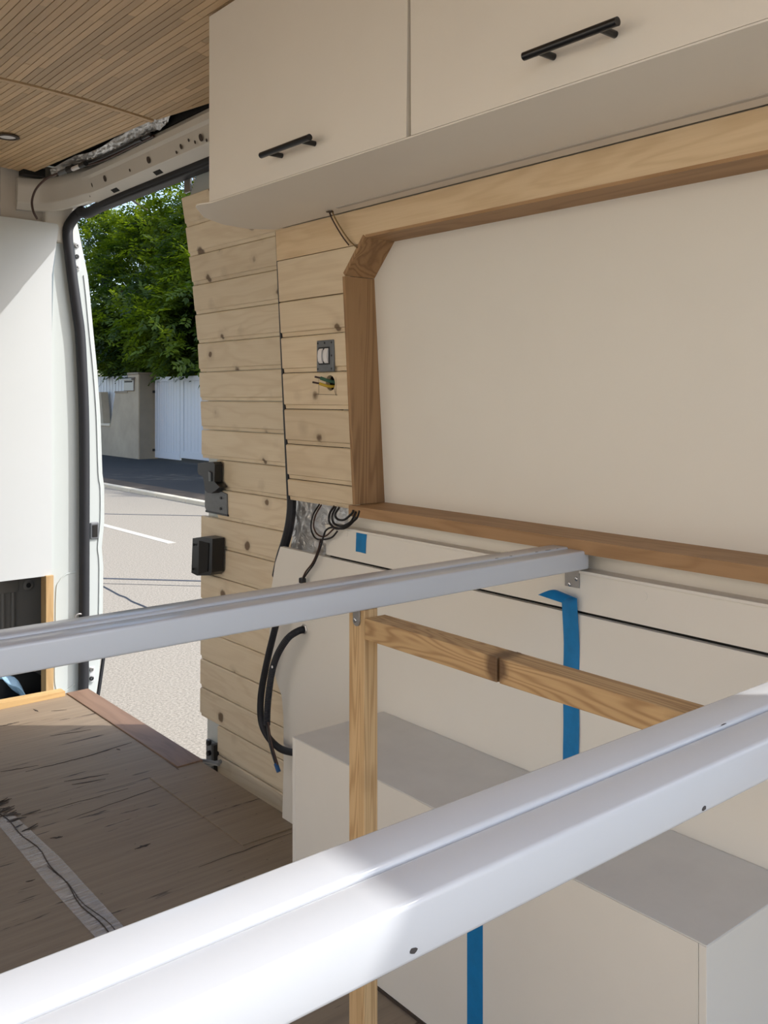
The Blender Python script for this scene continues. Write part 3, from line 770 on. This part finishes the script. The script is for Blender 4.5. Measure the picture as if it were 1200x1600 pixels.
bed_beam('bed_beam', 1.046, -.60, 1.3315, 'white steel bed rail running across the van to the side wall bracket', far_chips)
nc = []
for px, py in ((646, 1485), (1100, 1263)):
    p = atY(px, py, .378); nc.append((p.x, .378, p.z, .0028, .0017, 'y'))
p = atZ(1137, 1134, ZT+.0022); nc.append((p.x, .4155, ZT+.0022, .005, .0006, 'z'))
bed_beam('bed_beam', .378, -.60, 1.3315, 'white steel bed rail closest to the camera, partly in sunlight', nc)
br = thing('angle_bracket', (1.325, 1.09, -.345), 'small grey steel angle bracket under the far bed rail at the wall', 'bracket')
p1 = atX(884, 899, 1.3375); p2 = atX(906, 921, 1.3375)
MB().box((1.3345, 1.3372), (p2.y, p1.y), (-.345, -.3065), .0006).box((1.300, 1.3345), (p2.y, p1.y), (-.3085, -.3065), .0004).build('plate', 'zinc', br)
for px, py in ((889.5, 913), (900.5, 904.5)): MB().ring(atX(px, py, 1.3342), (-1, 0, 0), .0012, .0036, .0015, 14).build('screw', 'screw', br, True)
post = thing('bed_post', (.84, 1.068, FLOOR), 'upright square pine post standing under the far bed rail', 'post')
MB().box((.826, .851), (1.0505, 1.0865), (FLOOR+.0005, -.3065), .0012).build('timber', 'post', post)
MB().box((.8235, .8258), (1.0585, 1.0745), (-.324, -.3065), .0008).disc((.8258, 1.0665, -.324), (-1, 0, 0), .008, .0022, 20).build('plate', 'zinc', post)
MB().ring(atX(555, 969, .8236), (-1, 0, 0), .001, .0035, .0015, 14).build('screw', 'screw', post, True)
rail = thing('bed_side_rail', (.846, .7, -.348), 'horizontal pine rail with a saw notch fixed to the post', 'rail')
ny = atX(778, 1040, .826).y
b = MB(); b.box((.826, .864), (ny+.0022, 1.0497), (-.3485, -.3178), .0012); b.box((.826, .864), (.30, ny-.0022), (-.3485, -.3178), .0012); b.box((.8305, .864), (ny-.0035, ny+.0035), (-.3485, -.3178))
b.build('timber', 'batten_y', rail)

# =============================== overhead cabinet =================================
cab = thing('overhead_cabinet', (1.17, .95, .424), 'cream wall cabinet row hung under the ceiling with two doors', 'cabinet')
CXF = 1.032
def mk_shelf():
    b = MB(); pts = [(1.0322, .1), (1.0322, 1.87), (1.027, 1.888), (1.021, 1.902), (1.020, 1.918), (1.029, 1.938)]
    for px, py in ((318, 337), (330, 342), (350, 349), (388, 356.5), (430, 359)):
        q = atZ(px, py, lerp(.438, .4245, max(0, (px-320)/110))); pts.append((q.x, q.y))
    pts.append((pts[-1][0], .1))
    lo = [b.bm.verts.new((x, y, lerp(.4375, .4245, max(0, x-1.03)/.27))) for x, y in pts]; hi = [b.bm.verts.new((x, y, .4402)) for x, y in pts]
    b.bm.faces.new(lo); b.bm.faces.new(hi[::-1]); n = len(pts)
    for k in range(n): b.bm.faces.new([lo[k], hi[k], hi[(k+1) % n], lo[(k+1) % n]])
    return b
mk_shelf().build('bottom_shelf', 'cabinet', cab)
MB().box((CXF+.0175, 1.305), (1.862, 1.88), (.4402, .860)).build('end_panel', 'cabinet', cab)
MB().box((CXF+.02, 1.305), (1.18, 1.196), (.4402, .860)).build('divider', 'pine_clean', cab)
MB().box((1.29, 1.305), (.1, 1.86), (.4402, .860)).build('back_panel', 'cabinet', cab)
MB().hexa([(1.247, .1, .4256), (1.256, .1, .4252), (1.256, 1.69, .4252), (1.247, 1.69, .4256), (1.247, .1, .43), (1.256, .1, .43), (1.256, 1.69, .43), (1.247, 1.69, .43)]).build('light_channel', 'groove', cab)
MB().box((1.015, 1.30), (.1, .115), (.4402, .86)).build('end_panel', 'cabinet', cab)
def cdoor(y0b, y1b, y0t, y1t, hy0, hy1):
    zb, ztp = .4408, .861
    b = MB().hexa([(CXF, y0b, zb), (CXF+.017, y0b, zb), (CXF+.017, y1b, zb), (CXF, y1b, zb), (CXF, y0t, ztp), (CXF+.017, y0t, ztp), (CXF+.017, y1t, ztp), (CXF, y1t, ztp)])
    d = b.build('door', 'cabinet', cab)
    zh = .487; XB = 1.000
    h = MB().tube([(XB, hy0, zh), (XB, hy1, zh)], .0062, 20, 1)
    for y in (hy0+.028, hy1-.028): h.tube([(XB, y, zh-.001), (CXF-.0002, y, zh-.001)], .0052, 16, 1)
    h.build('handle', 'handle', d, True, label='black bar handle')
cdoor(1.197, 1.880, 1.190, 1.880, 1.437, 1.608)
cdoor(.12, 1.185, .12, 1.1865, .740, .902)

# =============================== small things on the wall =================================
sw = thing('double_switch', (1.305, 1.81, .06), 'bare grey double switch insert with two white rockers on the planks', 'switch')
X0 = wallX(.098)
c = Vector((X0, 1.812, .098))
MB().box((X0-.006, X0+.0005), (c.y-.034, c.y+.034), (c.z-.038, c.z+.038), .005, 3).build('mounting_frame', 'greyplastic', sw, True)
MB().box((X0-.0085, X0-.005), (c.y-.021, c.y+.023), (c.z-.021, c.z+.021), .001).build('insert', 'black', sw)
for yo in (.011, -.011):
    MB().prism([(X0-.0075, c.y+yo-.0075, c.z-.019), (X0-.0125, c.y+yo-.0075, c.z-.012), (X0-.014, c.y+yo-.0075, c.z), (X0-.0125, c.y+yo-.0075, c.z+.012), (X0-.0075, c.y+yo-.0075, c.z+.019)], (0, .015, 0)).build('rocker', 'whiteplastic', sw)
b = MB()
for yo, zo in ((-.028, .031), (.028, .031), (-.028, -.031), (.028, -.031), (0, .031), (-.028, 0)): b.disc((X0-.0058, c.y+yo, c.z+zo), (-1, 0, 0), .0026, .0008, 10)
b.build('fixing_holes', 'black', sw)['kind'] = 'stuff'
ew = thing('cable_ends', hole_c, 'green and yellow wire ends poking from a round hole below the switch', 'wire')
MB().tube([hole_c+Vector((.03, -.01, .0)), hole_c+Vector((.0, -.002, .004)), hole_c+Vector((-.02, .012, .012))], .0042, 8).build('green_wire', 'green', ew, True)
MB().tube([hole_c+Vector((.03, -.006, -.006)), hole_c+Vector((.0, .002, -.008)), hole_c+Vector((-.022, .014, -.001))], .0036, 8).build('yellow_wire', 'yellow', ew, True)
MB().tube([hole_c+Vector((-.02, .012, .012)), hole_c+Vector((-.032, .018, .015))], .0024, 6, 1).build('copper_end', 'wire_brown', ew)
MB().tube([hole_c+Vector((-.022, .014, -.001)), hole_c+Vector((-.036, .022, .002))], .0024, 6, 1).build('copper_end', 'wire_brown', ew)
b = MB(); xx = X0-.0006
for (a, d) in (((498, 583), (498, 616)), ((516, 584), (525, 618)), ((493, 616), (527, 617)), ((525, 585), (525, 618)), ((497, 587), (526, 586))):
    b.tube([tuple(atX(*a, wallX(.04)-.0003)), tuple(atX(*d, wallX(.04)-.0003))], .0004, 4, 1)
b.build('pencil_marks', 'hole', wr)
# cabinet light wires
cw = thing('cabinet_wires', (1.27, 1.70, .424), 'two thin brown wires hanging from the cabinet shelf over the planks', 'wire')
def wire(name, pts, X, r, mat, par, sm=5, n=7, ridges=0): 
    P = []
    for q in pts:
        x = q[2] if len(q) > 2 else X
        P.append(tuple(atX(q[0], q[1], x)))
    return MB().tube(P, r, n, sm, ridges=ridges).build(name, mat, par, True)
wire('wire', [(514, 326, 1.262), (517, 338, 1.262), (526, 355, 1.272), (536, 371, 1.284), (545, 383, 1.288)], 0, .0017, 'wire_brown', cw)
wire('wire', [(518, 326, 1.262), (523, 340, 1.262), (536, 362, 1.276), (548, 378, 1.287), (558, 387, 1.291)], 0, .0017, 'wire_tan', cw)
MB().disc((1.257, atX(517, 326, 1.26).y, .4238), (0, 0, -1), .009, .0006, 16).build('cable_hole', 'hole', cw)
# cable coil above the boards
cc = thing('cable_coil', (1.33, 1.87, -.32), 'loose coil of dark cable hanging beside the silver foil', 'cable')
wire('cable_loop', [(499, 788), (489, 805), (486, 825), (492, 840), (503, 843), (518, 840), (527, 830)], 1.325, .0022, 'wire_black', cc)
wire('cable_loop', [(502, 789), (493, 805), (490, 822), (496, 835), (508, 838), (522, 826), (530, 826)], 1.322, .0020, 'wire_brown', cc)
wire('cable_loop', [(522, 791), (515, 803), (515, 817), (526, 826), (541, 822), (557, 810), (562, 798)], 1.318, .0028, 'wire_black', cc)
wire('cable_loop', [(525, 792), (519, 806), (522, 818), (534, 822), (548, 815), (556, 800)], 1.315, .0026, 'wire_black', cc)
wire('cable_loop', [(530, 793), (524, 803), (527, 811), (538, 812), (550, 802), (552, 797)], 1.311, .0028, 'wire_black', cc)
wire('cable_loop', [(560, 800), (552, 815), (537, 826), (519, 824), (509, 829), (505, 840), (500, 848)], 1.321, .0024, 'wire_black', cc)
wire('cable_tail', [(501, 842), (497, 860), (488, 880), (478, 893), (473, 904)], 1.320, .0022, 'wire_brown', cc)
wire('cable_tail', [(505, 840), (500, 858), (491, 880), (481, 894), (474, 904)], 1.317, .0022, 'wire_black', cc)
p = atX(472.5, 907, 1.318)
MB().box((p.x-.007, p.x+.007), (p.y-.008, p.y+.008), (p.z-.007, p.z+.007), .003).build('plug', 'black', cc)
q = atX(463, 914, 1.320)
MB().tube([tuple(p), tuple(q)], .0035, 8, 1).build('plug_tip', 'whiteplastic', cc)
# conduits
c1 = thing('black_hose', (1.28, 2.0, -.9), 'smooth black hose looping down beside the wheel arch box', 'hose')
wire('hose', [(438, 950), (429, 985), (417, 1035), (408, 1085), (408, 1125), (418, 1150), (434, 1167), (449, 1174), (470, 1177, 1.30)], 1.30, .0088, 'rubber', c1, 5, 12)
c2 = thing('corrugated_conduit', (1.28, 2.0, -.85), 'corrugated black conduit with blue tipped wires hanging from the wall', 'conduit')
wire('conduit', [(475, 984, 1.333), (466, 986, 1.315), (450, 997), (435, 1020), (426, 1045), (421, 1075), (418, 1105), (417, 1133)], 1.285, .0085, 'rubber', c2, 22, 12, .07)
wire('wire', [(416.5, 1128), (419, 1150), (424, 1172), (431, 1195)], 1.285, .0028, 'wire_black', c2)
wire('wire', [(419, 1128), (422, 1150), (427, 1172), (434, 1195)], 1.283, .0026, 'wire_brown', c2)
a = atX(431, 1193, 1.284); d = atX(435.5, 1206, 1.284)
MB().tube([tuple(a), tuple(d)], .0058, 8, 1).build('blue_tip', 'blue_tip', c2, label='blue tape tip')
MB().ring(atX(475, 983, 1.334), (-1, 0, 0), .009, .013, .003, 16).build('wall_grommet', 'foil', c2, True)
MB().disc(atX(425.5, 1042, 1.274), (-1, 0, 0), .0035, .001, 10).build('printed_mark', 'whiteplastic', c2)
# blue masking tape
bt = thing('masking_tape', (1.33, 1.852, -.37), 'short piece of blue masking tape on the upper white board', 'tape')
t4 = [atX(x, y, LX+.0024) for x, y in ((557, 829.5), (560.5, 831), (567, 832), (573.5, 830.5), (572, 850), (571.5, 865), (564, 863), (556, 861.5))]
MB().prism([tuple(p) for p in t4], (-.0006, 0, 0)).build('strip', 'blue', bt)
lt = thing('long_masking_tape', (1.33, 1.09, FLOOR), 'long vertical strip of blue masking tape with curled top, running over the box', 'tape')
y0, y1 = 1.0705, 1.1065
MB().grid(lambda u, v: Vector((LX-.0005-.002*abs(math.sin(v*5+u*3))-.004*max(0, v-.75)*4*(1-u*.3), lerp(y0, y1, u)+.001*math.sin(v*14), lerp(BZ, -.362, v))), 6, 24, (-.0005, 0, 0)).build('wall_strip', 'blue', lt, True)
MB().box((BX-.0005, LX-.001), (y0, y1), (BZ, BZ+.0006)).build('top_strip', 'blue', lt)
MB().box((BX-.0006, BX-.0001), (y0, y1), (FLOOR+.002, BZ)).build('front_strip', 'blue', lt)
def curl(u, v):
    # loose end peels away from the wall and folds towards the cab
    y = lerp(y0+.001, y1-.001, u)+ v*v*.026*(.4+.8*u); z = -.363+.011*math.sin(v*math.pi*.9)-.003*v+.004*u*(1-v)
    w = 1-.65*v
    z = z-(1-w)*.0-.014*(1-u)*v*w
    return Vector((LX-.006-.030*v, y, z))
MB().grid(curl, 8, 12, (0, 0, .0005)).build('curled_end', 'blue', lt, True)
fb = thing('roof_foil', (1.30, 2.9, .82), 'crumpled silver foil poking out between ceiling edge and door header', 'foil')
random.seed(4)
def rf(u, v):
    top = [(268, 181), (250, 187), (232, 195), (205, 207), (180, 222), (160, 236), (140, 245), (118, 250), (95, 262), (78, 272)]
    bot = [(262, 192), (250, 203), (232, 208), (212, 222), (195, 231), (170, 243), (148, 251), (125, 258), (100, 268), (82, 277)]
    s = u*(len(top)-1); i = min(int(s), len(top)-2); f = s-i
    tx, ty = lerp(top[i][0], top[i+1][0], f), lerp(top[i][1], top[i+1][1], f)
    bx_, by_ = lerp(bot[i][0], bot[i+1][0], f), lerp(bot[i][1], bot[i+1][1], f)
    X = lerp(1.268, 1.300, v)-.06*u*u*.6+random.uniform(-.004, .004)
    return atX(lerp(tx, bx_, v), lerp(ty-7, by_, v)+random.uniform(-1, 1)*(0 if v in (0,) else 1), X)
MB().grid(rf, 60, 8).build('sheet', 'foil', fb, True, sharp=180)
MB().box((1.315, 1.338), (1.99, 3.5), (.838, .90)).build('roof_gap_lining', 'dark', wr)
MB().box((1.10, 1.315), (2.0, 3.6), (.893, .903)).build('roof_gap_lining', 'dark', wr)
cl = thing('header_cable', (1.25, 3.3, .8), 'dark cable with pale connectors along the header, looping down to the partition', 'cable')
MB().tube([tuple(atX(px, py, X)) for px, py, X in ((240, 212, 1.293), (200, 232, 1.290), (160, 251, 1.286), (120, 262, 1.270), (95, 270, 1.25), (85, 273, 1.235), (70, 281, 1.21), (56, 296, 1.19), (50, 314, 1.185), (52, 330, 1.19), (58, 342, 1.21))], .0042, 8, 6).build('cable', 'wire_brown', cl, True)
MB().tube([tuple(atX(px, py, X)) for px, py, X in ((235, 210, 1.285), (190, 232, 1.283), (150, 250, 1.278), (118, 259, 1.262), (104, 263, 1.252))], .006, 8, 6).build('cable', 'wire_black', cl, True)
for (a, d, m_, r) in (((93, 271), (106, 265), 'greyplastic', .011), ((106, 266), (114, 261), 'black', .013), ((114, 264), (126, 259), 'whiteplastic', .010), ((126, 259), (134, 255), 'black', .012), ((212, 221), (222, 217), 'black', .010)):
    X = 1.25 if a[0] < 200 else 1.285
    MB().tube([tuple(atX(*a, X)), tuple(atX(*d, X))], r*.8, 10, 1).build('connector', m_, cl, True)
b = MB(); q0 = atY(35, 268, 3.56); q1 = atY(62, 279, 3.56)
b.box((q0.x, 1.25), (3.55, 3.60), (.836, .866)); b.build('roof_gap_lining', 'dark', wr)

# =============================== street =================================
GZ = -1.63
road = tag(MB().box((-14, 6.72), (-22, 60), (GZ-.2, GZ)).build('road', 'road'), 'sunlit pale asphalt road', kind='structure')
MB().box((4.70, 4.80), (9.5, 11.75), (GZ, GZ+.003)).build('road_marking', 'mark', road)
MB().box((4.70, 4.80), (5.0, 7.0), (GZ, GZ+.003)).build('road_marking', 'mark', road)
def strip(a, b_, w, name, mat='road_dark'):
    A = atZ(*a, GZ); B = atZ(*b_, GZ); d = (B-A).normalized(); A = A-d*1.5; B = B+d*1.5; q = Vector((-d.y, d.x, 0))*w
    MB().prism([A-q, B-q, B+q, A+q], (0, 0, .003)).build(name, mat, road)
strip((160, 803), (310, 806), .022, 'dark_line'); strip((162, 904), (310, 908), .022, 'dark_line'); strip((162, 912), (310, 916), .004, 'dark_line')  # thin dark strips laid flat across the road
cr = [(162, 917), (175, 924), (188, 931), (197, 934), (206, 940), (218, 945), (230, 950), (245, 958)]
MB().tube([tuple(atZ(x, y, GZ+.001)) for x, y in cr], .009, 4, 2, flat=1).build('crack', 'road_dark', road)
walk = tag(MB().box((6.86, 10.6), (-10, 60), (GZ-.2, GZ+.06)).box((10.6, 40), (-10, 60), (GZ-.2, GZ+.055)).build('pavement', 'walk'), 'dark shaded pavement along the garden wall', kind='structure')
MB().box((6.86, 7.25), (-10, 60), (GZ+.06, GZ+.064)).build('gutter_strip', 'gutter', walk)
kb_ = struct_empty('kerb', (6.79, 14, GZ), 'pale kerb stones along the pavement')
k0 = MB().box((6.725, 6.855), (10.005, 10.995), (GZ-.1, GZ+.062), .01).build('kerb_stone', 'kerb', kb_)
for k in range(-6, 26):
    if k == 0: continue
    o = k0.copy(); COL.objects.link(o); o.parent = kb_; o.location = (0, k, 0)
# garden wall + gates
WX = 10.1; PT = .56
gw = tag(MB().box((WX+.05, WX+.25), (22.02, 22.6), (GZ, PT-.05)).build('trim_3', 'concrete'), 'stained concrete garden wall block', kind='structure')
gw.name = 'garden_wall'
def wz(px, py): return atX(px, py, WX).z
def wy(px): return atX(px, 620, WX).y
MB().box((WX-.01, WX+.45), (wy(217), wy(200)), (GZ+.05, PT), .01).build('pier', 'concrete', gw)
MB().box((WX-.03, WX+.47), (wy(217)-.02, wy(200)), (PT, PT+.06), .01).build('pier_cap', 'render_wall', gw)
MB().box((WX+.02, WX+.52), (wy(217)-.015, wy(217)), (GZ+.05, PT), .002).build('pier_shaded_side', 'render_wall', gw)  # darker facing slab, shade of the pier's side put into its colour
z_mid = wz(190, 614); z_low = wz(166, 664)
MB().prism([(WX, wy(200)+.01, GZ), (WX, wy(172.5), GZ), (WX, wy(172.5), z_low), (WX, wy(180), z_mid), (WX, wy(200)+.01, z_mid)], (.2, 0, 0)).build('raised_panel', 'concrete', gw)
MB().box((WX-.02, WX+.22), (wy(200), wy(180)), (z_mid, z_mid+.05)).build('coping', 'render_wall', gw)
MB().box((WX+.01, WX+.2), (wy(172.5)+.01, 40), (GZ, z_low-.02)).build('low_wall', 'concrete', gw)
MB().box((WX-.02, WX+.22), (wy(172.5)+.01, 40), (z_low-.02, z_low+.04)).build('coping', 'kerb', gw)
MB().prism([(WX, wy(161.5), z_low+.04), (WX, wy(150), z_low+.04), (WX, wy(150), z_mid+.03), (WX, wy(157.5), z_mid+.03)], (.2, 0, 0)).build('raised_panel', 'concrete', gw)
gw.scale = (1, 1, 1)
pk = thing('picket_fence', (WX+.3, 25, z_low), 'white vertical board fence behind the low concrete wall', 'fence')
k = 0; y = wy(204)
b0 = None
while y < 30:
    if b0 is None:
        b0 = MB().box((WX+.28, WX+.31), (y, y+.17), (z_low-.3, PT), .006).build('board', 'gate', pk); yb = y
    else:
        o = b0.copy(); COL.objects.link(o); o.parent = pk; o.location = (0, y-yb, 0)
    y += .20
MB().box((WX+.31, WX+.34), (wy(204), 30), (z_mid-.1, z_mid)).box((WX+.31, WX+.34), (wy(204), 30), (z_low, z_low+.1)).build('cross_rail', 'gate', pk)
mbx = thing('mailbox', (WX+.05, 22.6, z_mid+.05), 'grey metal mailbox with sloped lid on the garden wall', 'mailbox')
ym0, ym1 = wy(211), wy(196)
MB().box((WX-.05, WX+.22), (ym0, ym1), (z_mid+.052, z_mid+.36), .01).build('case', 'zinc', mbx)
MB().prism([(WX-.12, ym0-.04, z_mid+.36), (WX+.25, ym0-.04, z_mid+.50), (WX+.25, ym0-.04, z_mid+.47), (WX-.12, ym0-.04, z_mid+.33)], (0, ym1-ym0+.08, 0)).build('lid', 'zinc', mbx)
MB().box((WX-.056, WX-.05), (ym0+.06, ym1-.06), (z_mid+.27, z_mid+.30)).build('letter_slot', 'dark', mbx)
GXP = 10.5
def gy(px): return atX(px, 620, GXP).y
def gate_leaf(name, ya, yb_, label, frame_w=.12, lift=.12, n=8):
    g = thing(name, (GXP, (ya+yb_)/2, GZ+.06), label, 'gate')
    z0, z1 = GZ+.06+lift*.3, .50
    MB().box((GXP, GXP+.05), (ya, ya+frame_w), (z0, z1), .004).build('stile', 'gate', g); MB().box((GXP, GXP+.05), (yb_-frame_w, yb_), (z0, z1), .004).build('stile', 'gate', g)
    MB().box((GXP, GXP+.05), (ya+frame_w, yb_-frame_w), (z0, z0+.17), .004).build('bottom_rail', 'gate', g); MB().box((GXP, GXP+.05), (ya+frame_w, yb_-frame_w), (z1-.12, z1), .004).build('top_rail', 'gate', g)
    w = (yb_-ya-2*frame_w)/n; f = None
    for k in range(n):
        if f is None: f = MB().box((GXP+.018, GXP+.04), (ya+frame_w+.004, ya+frame_w+w-.004), (z0+.17, z1-.12), .006).build('board', 'gate', g)
        else: o = f.copy(); COL.objects.link(o); o.parent = g; o.location = (0, k*w, 0)
    MB().box((GXP+.036, GXP+.044), (ya+frame_w, yb_-frame_w), (z0+.17, z1-.12)).build('backing', 'gate', g)
    return g
g1 = gate_leaf('driveway_gate', gy(281), 21.95, 'white vertically boarded gate leaf next to the concrete pier', .10, .1, 9)
g2 = gate_leaf('wicket_gate', 19.0, gy(281)-.02, 'white boarded gate with a wider inset frame, nearer the planked door', .16, .3, 7)
g3 = gate_leaf('driveway_gate', 16.6, 18.96, 'white gate leaf hidden behind the planked sliding door', .10, .1, 10)
MB().box((GXP, GXP+.3), (16.1, 16.58), (GZ, PT), .01).build('gate_pier', 'concrete', gw)
MB().box((GXP, GXP+.2), (-8, 16.1), (GZ, PT-.2), .01).build('long_wall', 'concrete', gw)
b = MB()
for z in (-.0+.13, -1.35): b.box((GXP-.04, GXP+.0), (21.93, 22.0), (z-.03, z+.03), .005)
b.build('hinge_pin', 'dark', gw)
# unseen frontage added on the van's other side to bounce warm light in
hf = thing('added_house', (-9.4, 4, GZ), 'cream rendered front added outside the picture to bounce warm light into the van', 'building')
MB().box((-9.6, -9.0), (-9, 22), (GZ, 4.6)).build('wall', plain('cream_render', (.80, .71, .58), .9, var=.05), hf)
MB().prism([(-8.6, -9.4, 4.55), (-12, -9.4, 6.4), (-12, -9.4, 6.2), (-8.6, -9.4, 4.35)], (0, 31.8, 0)).build('roof', plain('roof_tile', (.42, .18, .10), .9), hf)
for yw in (-5, 0, 5, 10, 15):
    fr_ = MB().box((-9.0, -8.95), (yw, yw+1.1), (-.6, .9), .01).build('window', 'gate', hf)
    MB().box((-8.95, -8.94), (yw+.08, yw+1.02), (-.52, .82)).build('pane', 'darkmetal', fr_)
# trees -------------------------------------------------------------
def tree(name, base, centres, n_spray, seed, label, zmin=.66, keep=6.72, trunk_r=.16):
    rng = np.random.default_rng(seed)
    t = thing(name, base, label, 'tree', 'trees behind the garden wall')
    bx_, by_, bz_ = base
    tr = MB(); top = Vector(centres[0][0])
    tr.tube([(bx_, by_, bz_), (bx_+.1, by_+.05, bz_+1.6), (lerp(bx_, top.x, .5), lerp(by_, top.y, .5), lerp(bz_, top.z, .65)), tuple(top)], trunk_r, 10, 4); 
    tr.build('trunk', 'bark', t, True)
    V = []; Fc = []; br = MB(); cnt = 0
    for (c, R, share) in centres:
        c = np.array(c); R = np.array(R)
        for _ in range(4):
            d = rng.normal(size=3); d /= np.linalg.norm(d); e = c+d*R*.75
            br.tube([tuple(top*.6+Vector(base)*.4), tuple((Vector(c)+top)*.5), tuple(e)], .035, 6, 4)
        n = int(n_spray*share)
        # clumps of foliage make light and dark masses
        ncl = 40; cd = rng.normal(size=(ncl, 3)); cd /= np.linalg.norm(cd, axis=1)[:, None]
        cl_c = c+cd*R*rng.uniform(.55, 1.0, size=(ncl, 1))
        for i in range(n):
            j = rng.integers(ncl)
            p = cl_c[j]+rng.normal(size=3)*np.array([.45, .48, .34])
            if p[2] < zmin+rng.uniform(-.12, .25): continue
            if p[0]-(p[2]-GZ)/1.28 < keep: continue
            if p[0] < 9.5: continue
            out = p-c; out[2] *= .3; out /= (np.linalg.norm(out)+1e-6)
            d = out*.8+rng.normal(size=3)*.5; d[2] -= .25; d /= np.linalg.norm(d)
            side = np.cross(d, [0, 0, 1]); side /= (np.linalg.norm(side)+1e-6)
            side = side+rng.normal(size=3)*.25; side /= np.linalg.norm(side)
            L = rng.uniform(.38, .58); k = 5
            up = np.cross(side, d)
            for q in range(k*2+1):
                if q == k*2: o0 = p+d*L; ld = d
                else:
                    s = 1 if q % 2 else -1; o0 = p+d*L*((q//2)+.6)/k; ld = side*s*.85+d*.5
                ld = ld+rng.normal(size=3)*.18; ld[2] -= .12; ld /= np.linalg.norm(ld)
                wv = np.cross(ld, up); wv /= (np.linalg.norm(wv)+1e-6)
                ll = rng.uniform(.13, .20); ww = ll*.25
                b0_ = len(V)
                V += [o0, o0+ld*ll*.5+wv*ww+up*.008, o0+ld*ll, o0+ld*ll*.5-wv*ww+up*.008]
                Fc += [(b0_, b0_+1, b0_+2), (b0_, b0_+2, b0_+3)]
    br.build('branches', 'bark', t, True)
    me = bpy.data.meshes.new('foliage'); me.from_pydata([tuple(v-np.array(base)) for v in V], [], Fc); me.update()
    me.materials.append(M['leaf'])
    o = bpy.data.objects.new('foliage', me); COL.objects.link(o); o.parent = t; o['kind'] = 'stuff'
    return t
tree('leafy_tree', (13.2, 26.0, GZ), [((13.0, 26.0, 3.2), (3.0, 3.8, 2.9), .5), ((11.6, 24.0, 1.6), (1.7, 2.8, 1.3), .3), ((14.5, 27.5, 6.2), (2.6, 3.4, 2.0), .2)], 9000, 11,
     'broad leafy tree seen through the doorway above the mailbox')
tree('leafy_tree', (13.4, 19.6, GZ), [((13.4, 20.2, 3.4), (3.0, 3.6, 3.0), .55), ((11.5, 20.8, 1.6), (1.6, 2.8, 1.2), .25), ((14.5, 21.0, 6.6), (2.8, 3.2, 2.0), .25)], 8500, 12,
     'leafy tree beside the planked door, branches hanging over the white gates')
tree('leafy_tree', (13.6, 12.4, GZ), [((13.6, 12.6, 3.6), (3.0, 4.0, 3.0), 1.0)], 2500, 13, 'leafy tree hidden behind the van side')
tree('leafy_tree', (14.6, 32.5, GZ), [((14.6, 32.5, 3.6), (3.2, 4.2, 3.6), 1.0)], 3500, 14, 'leafy tree furthest along the garden wall')
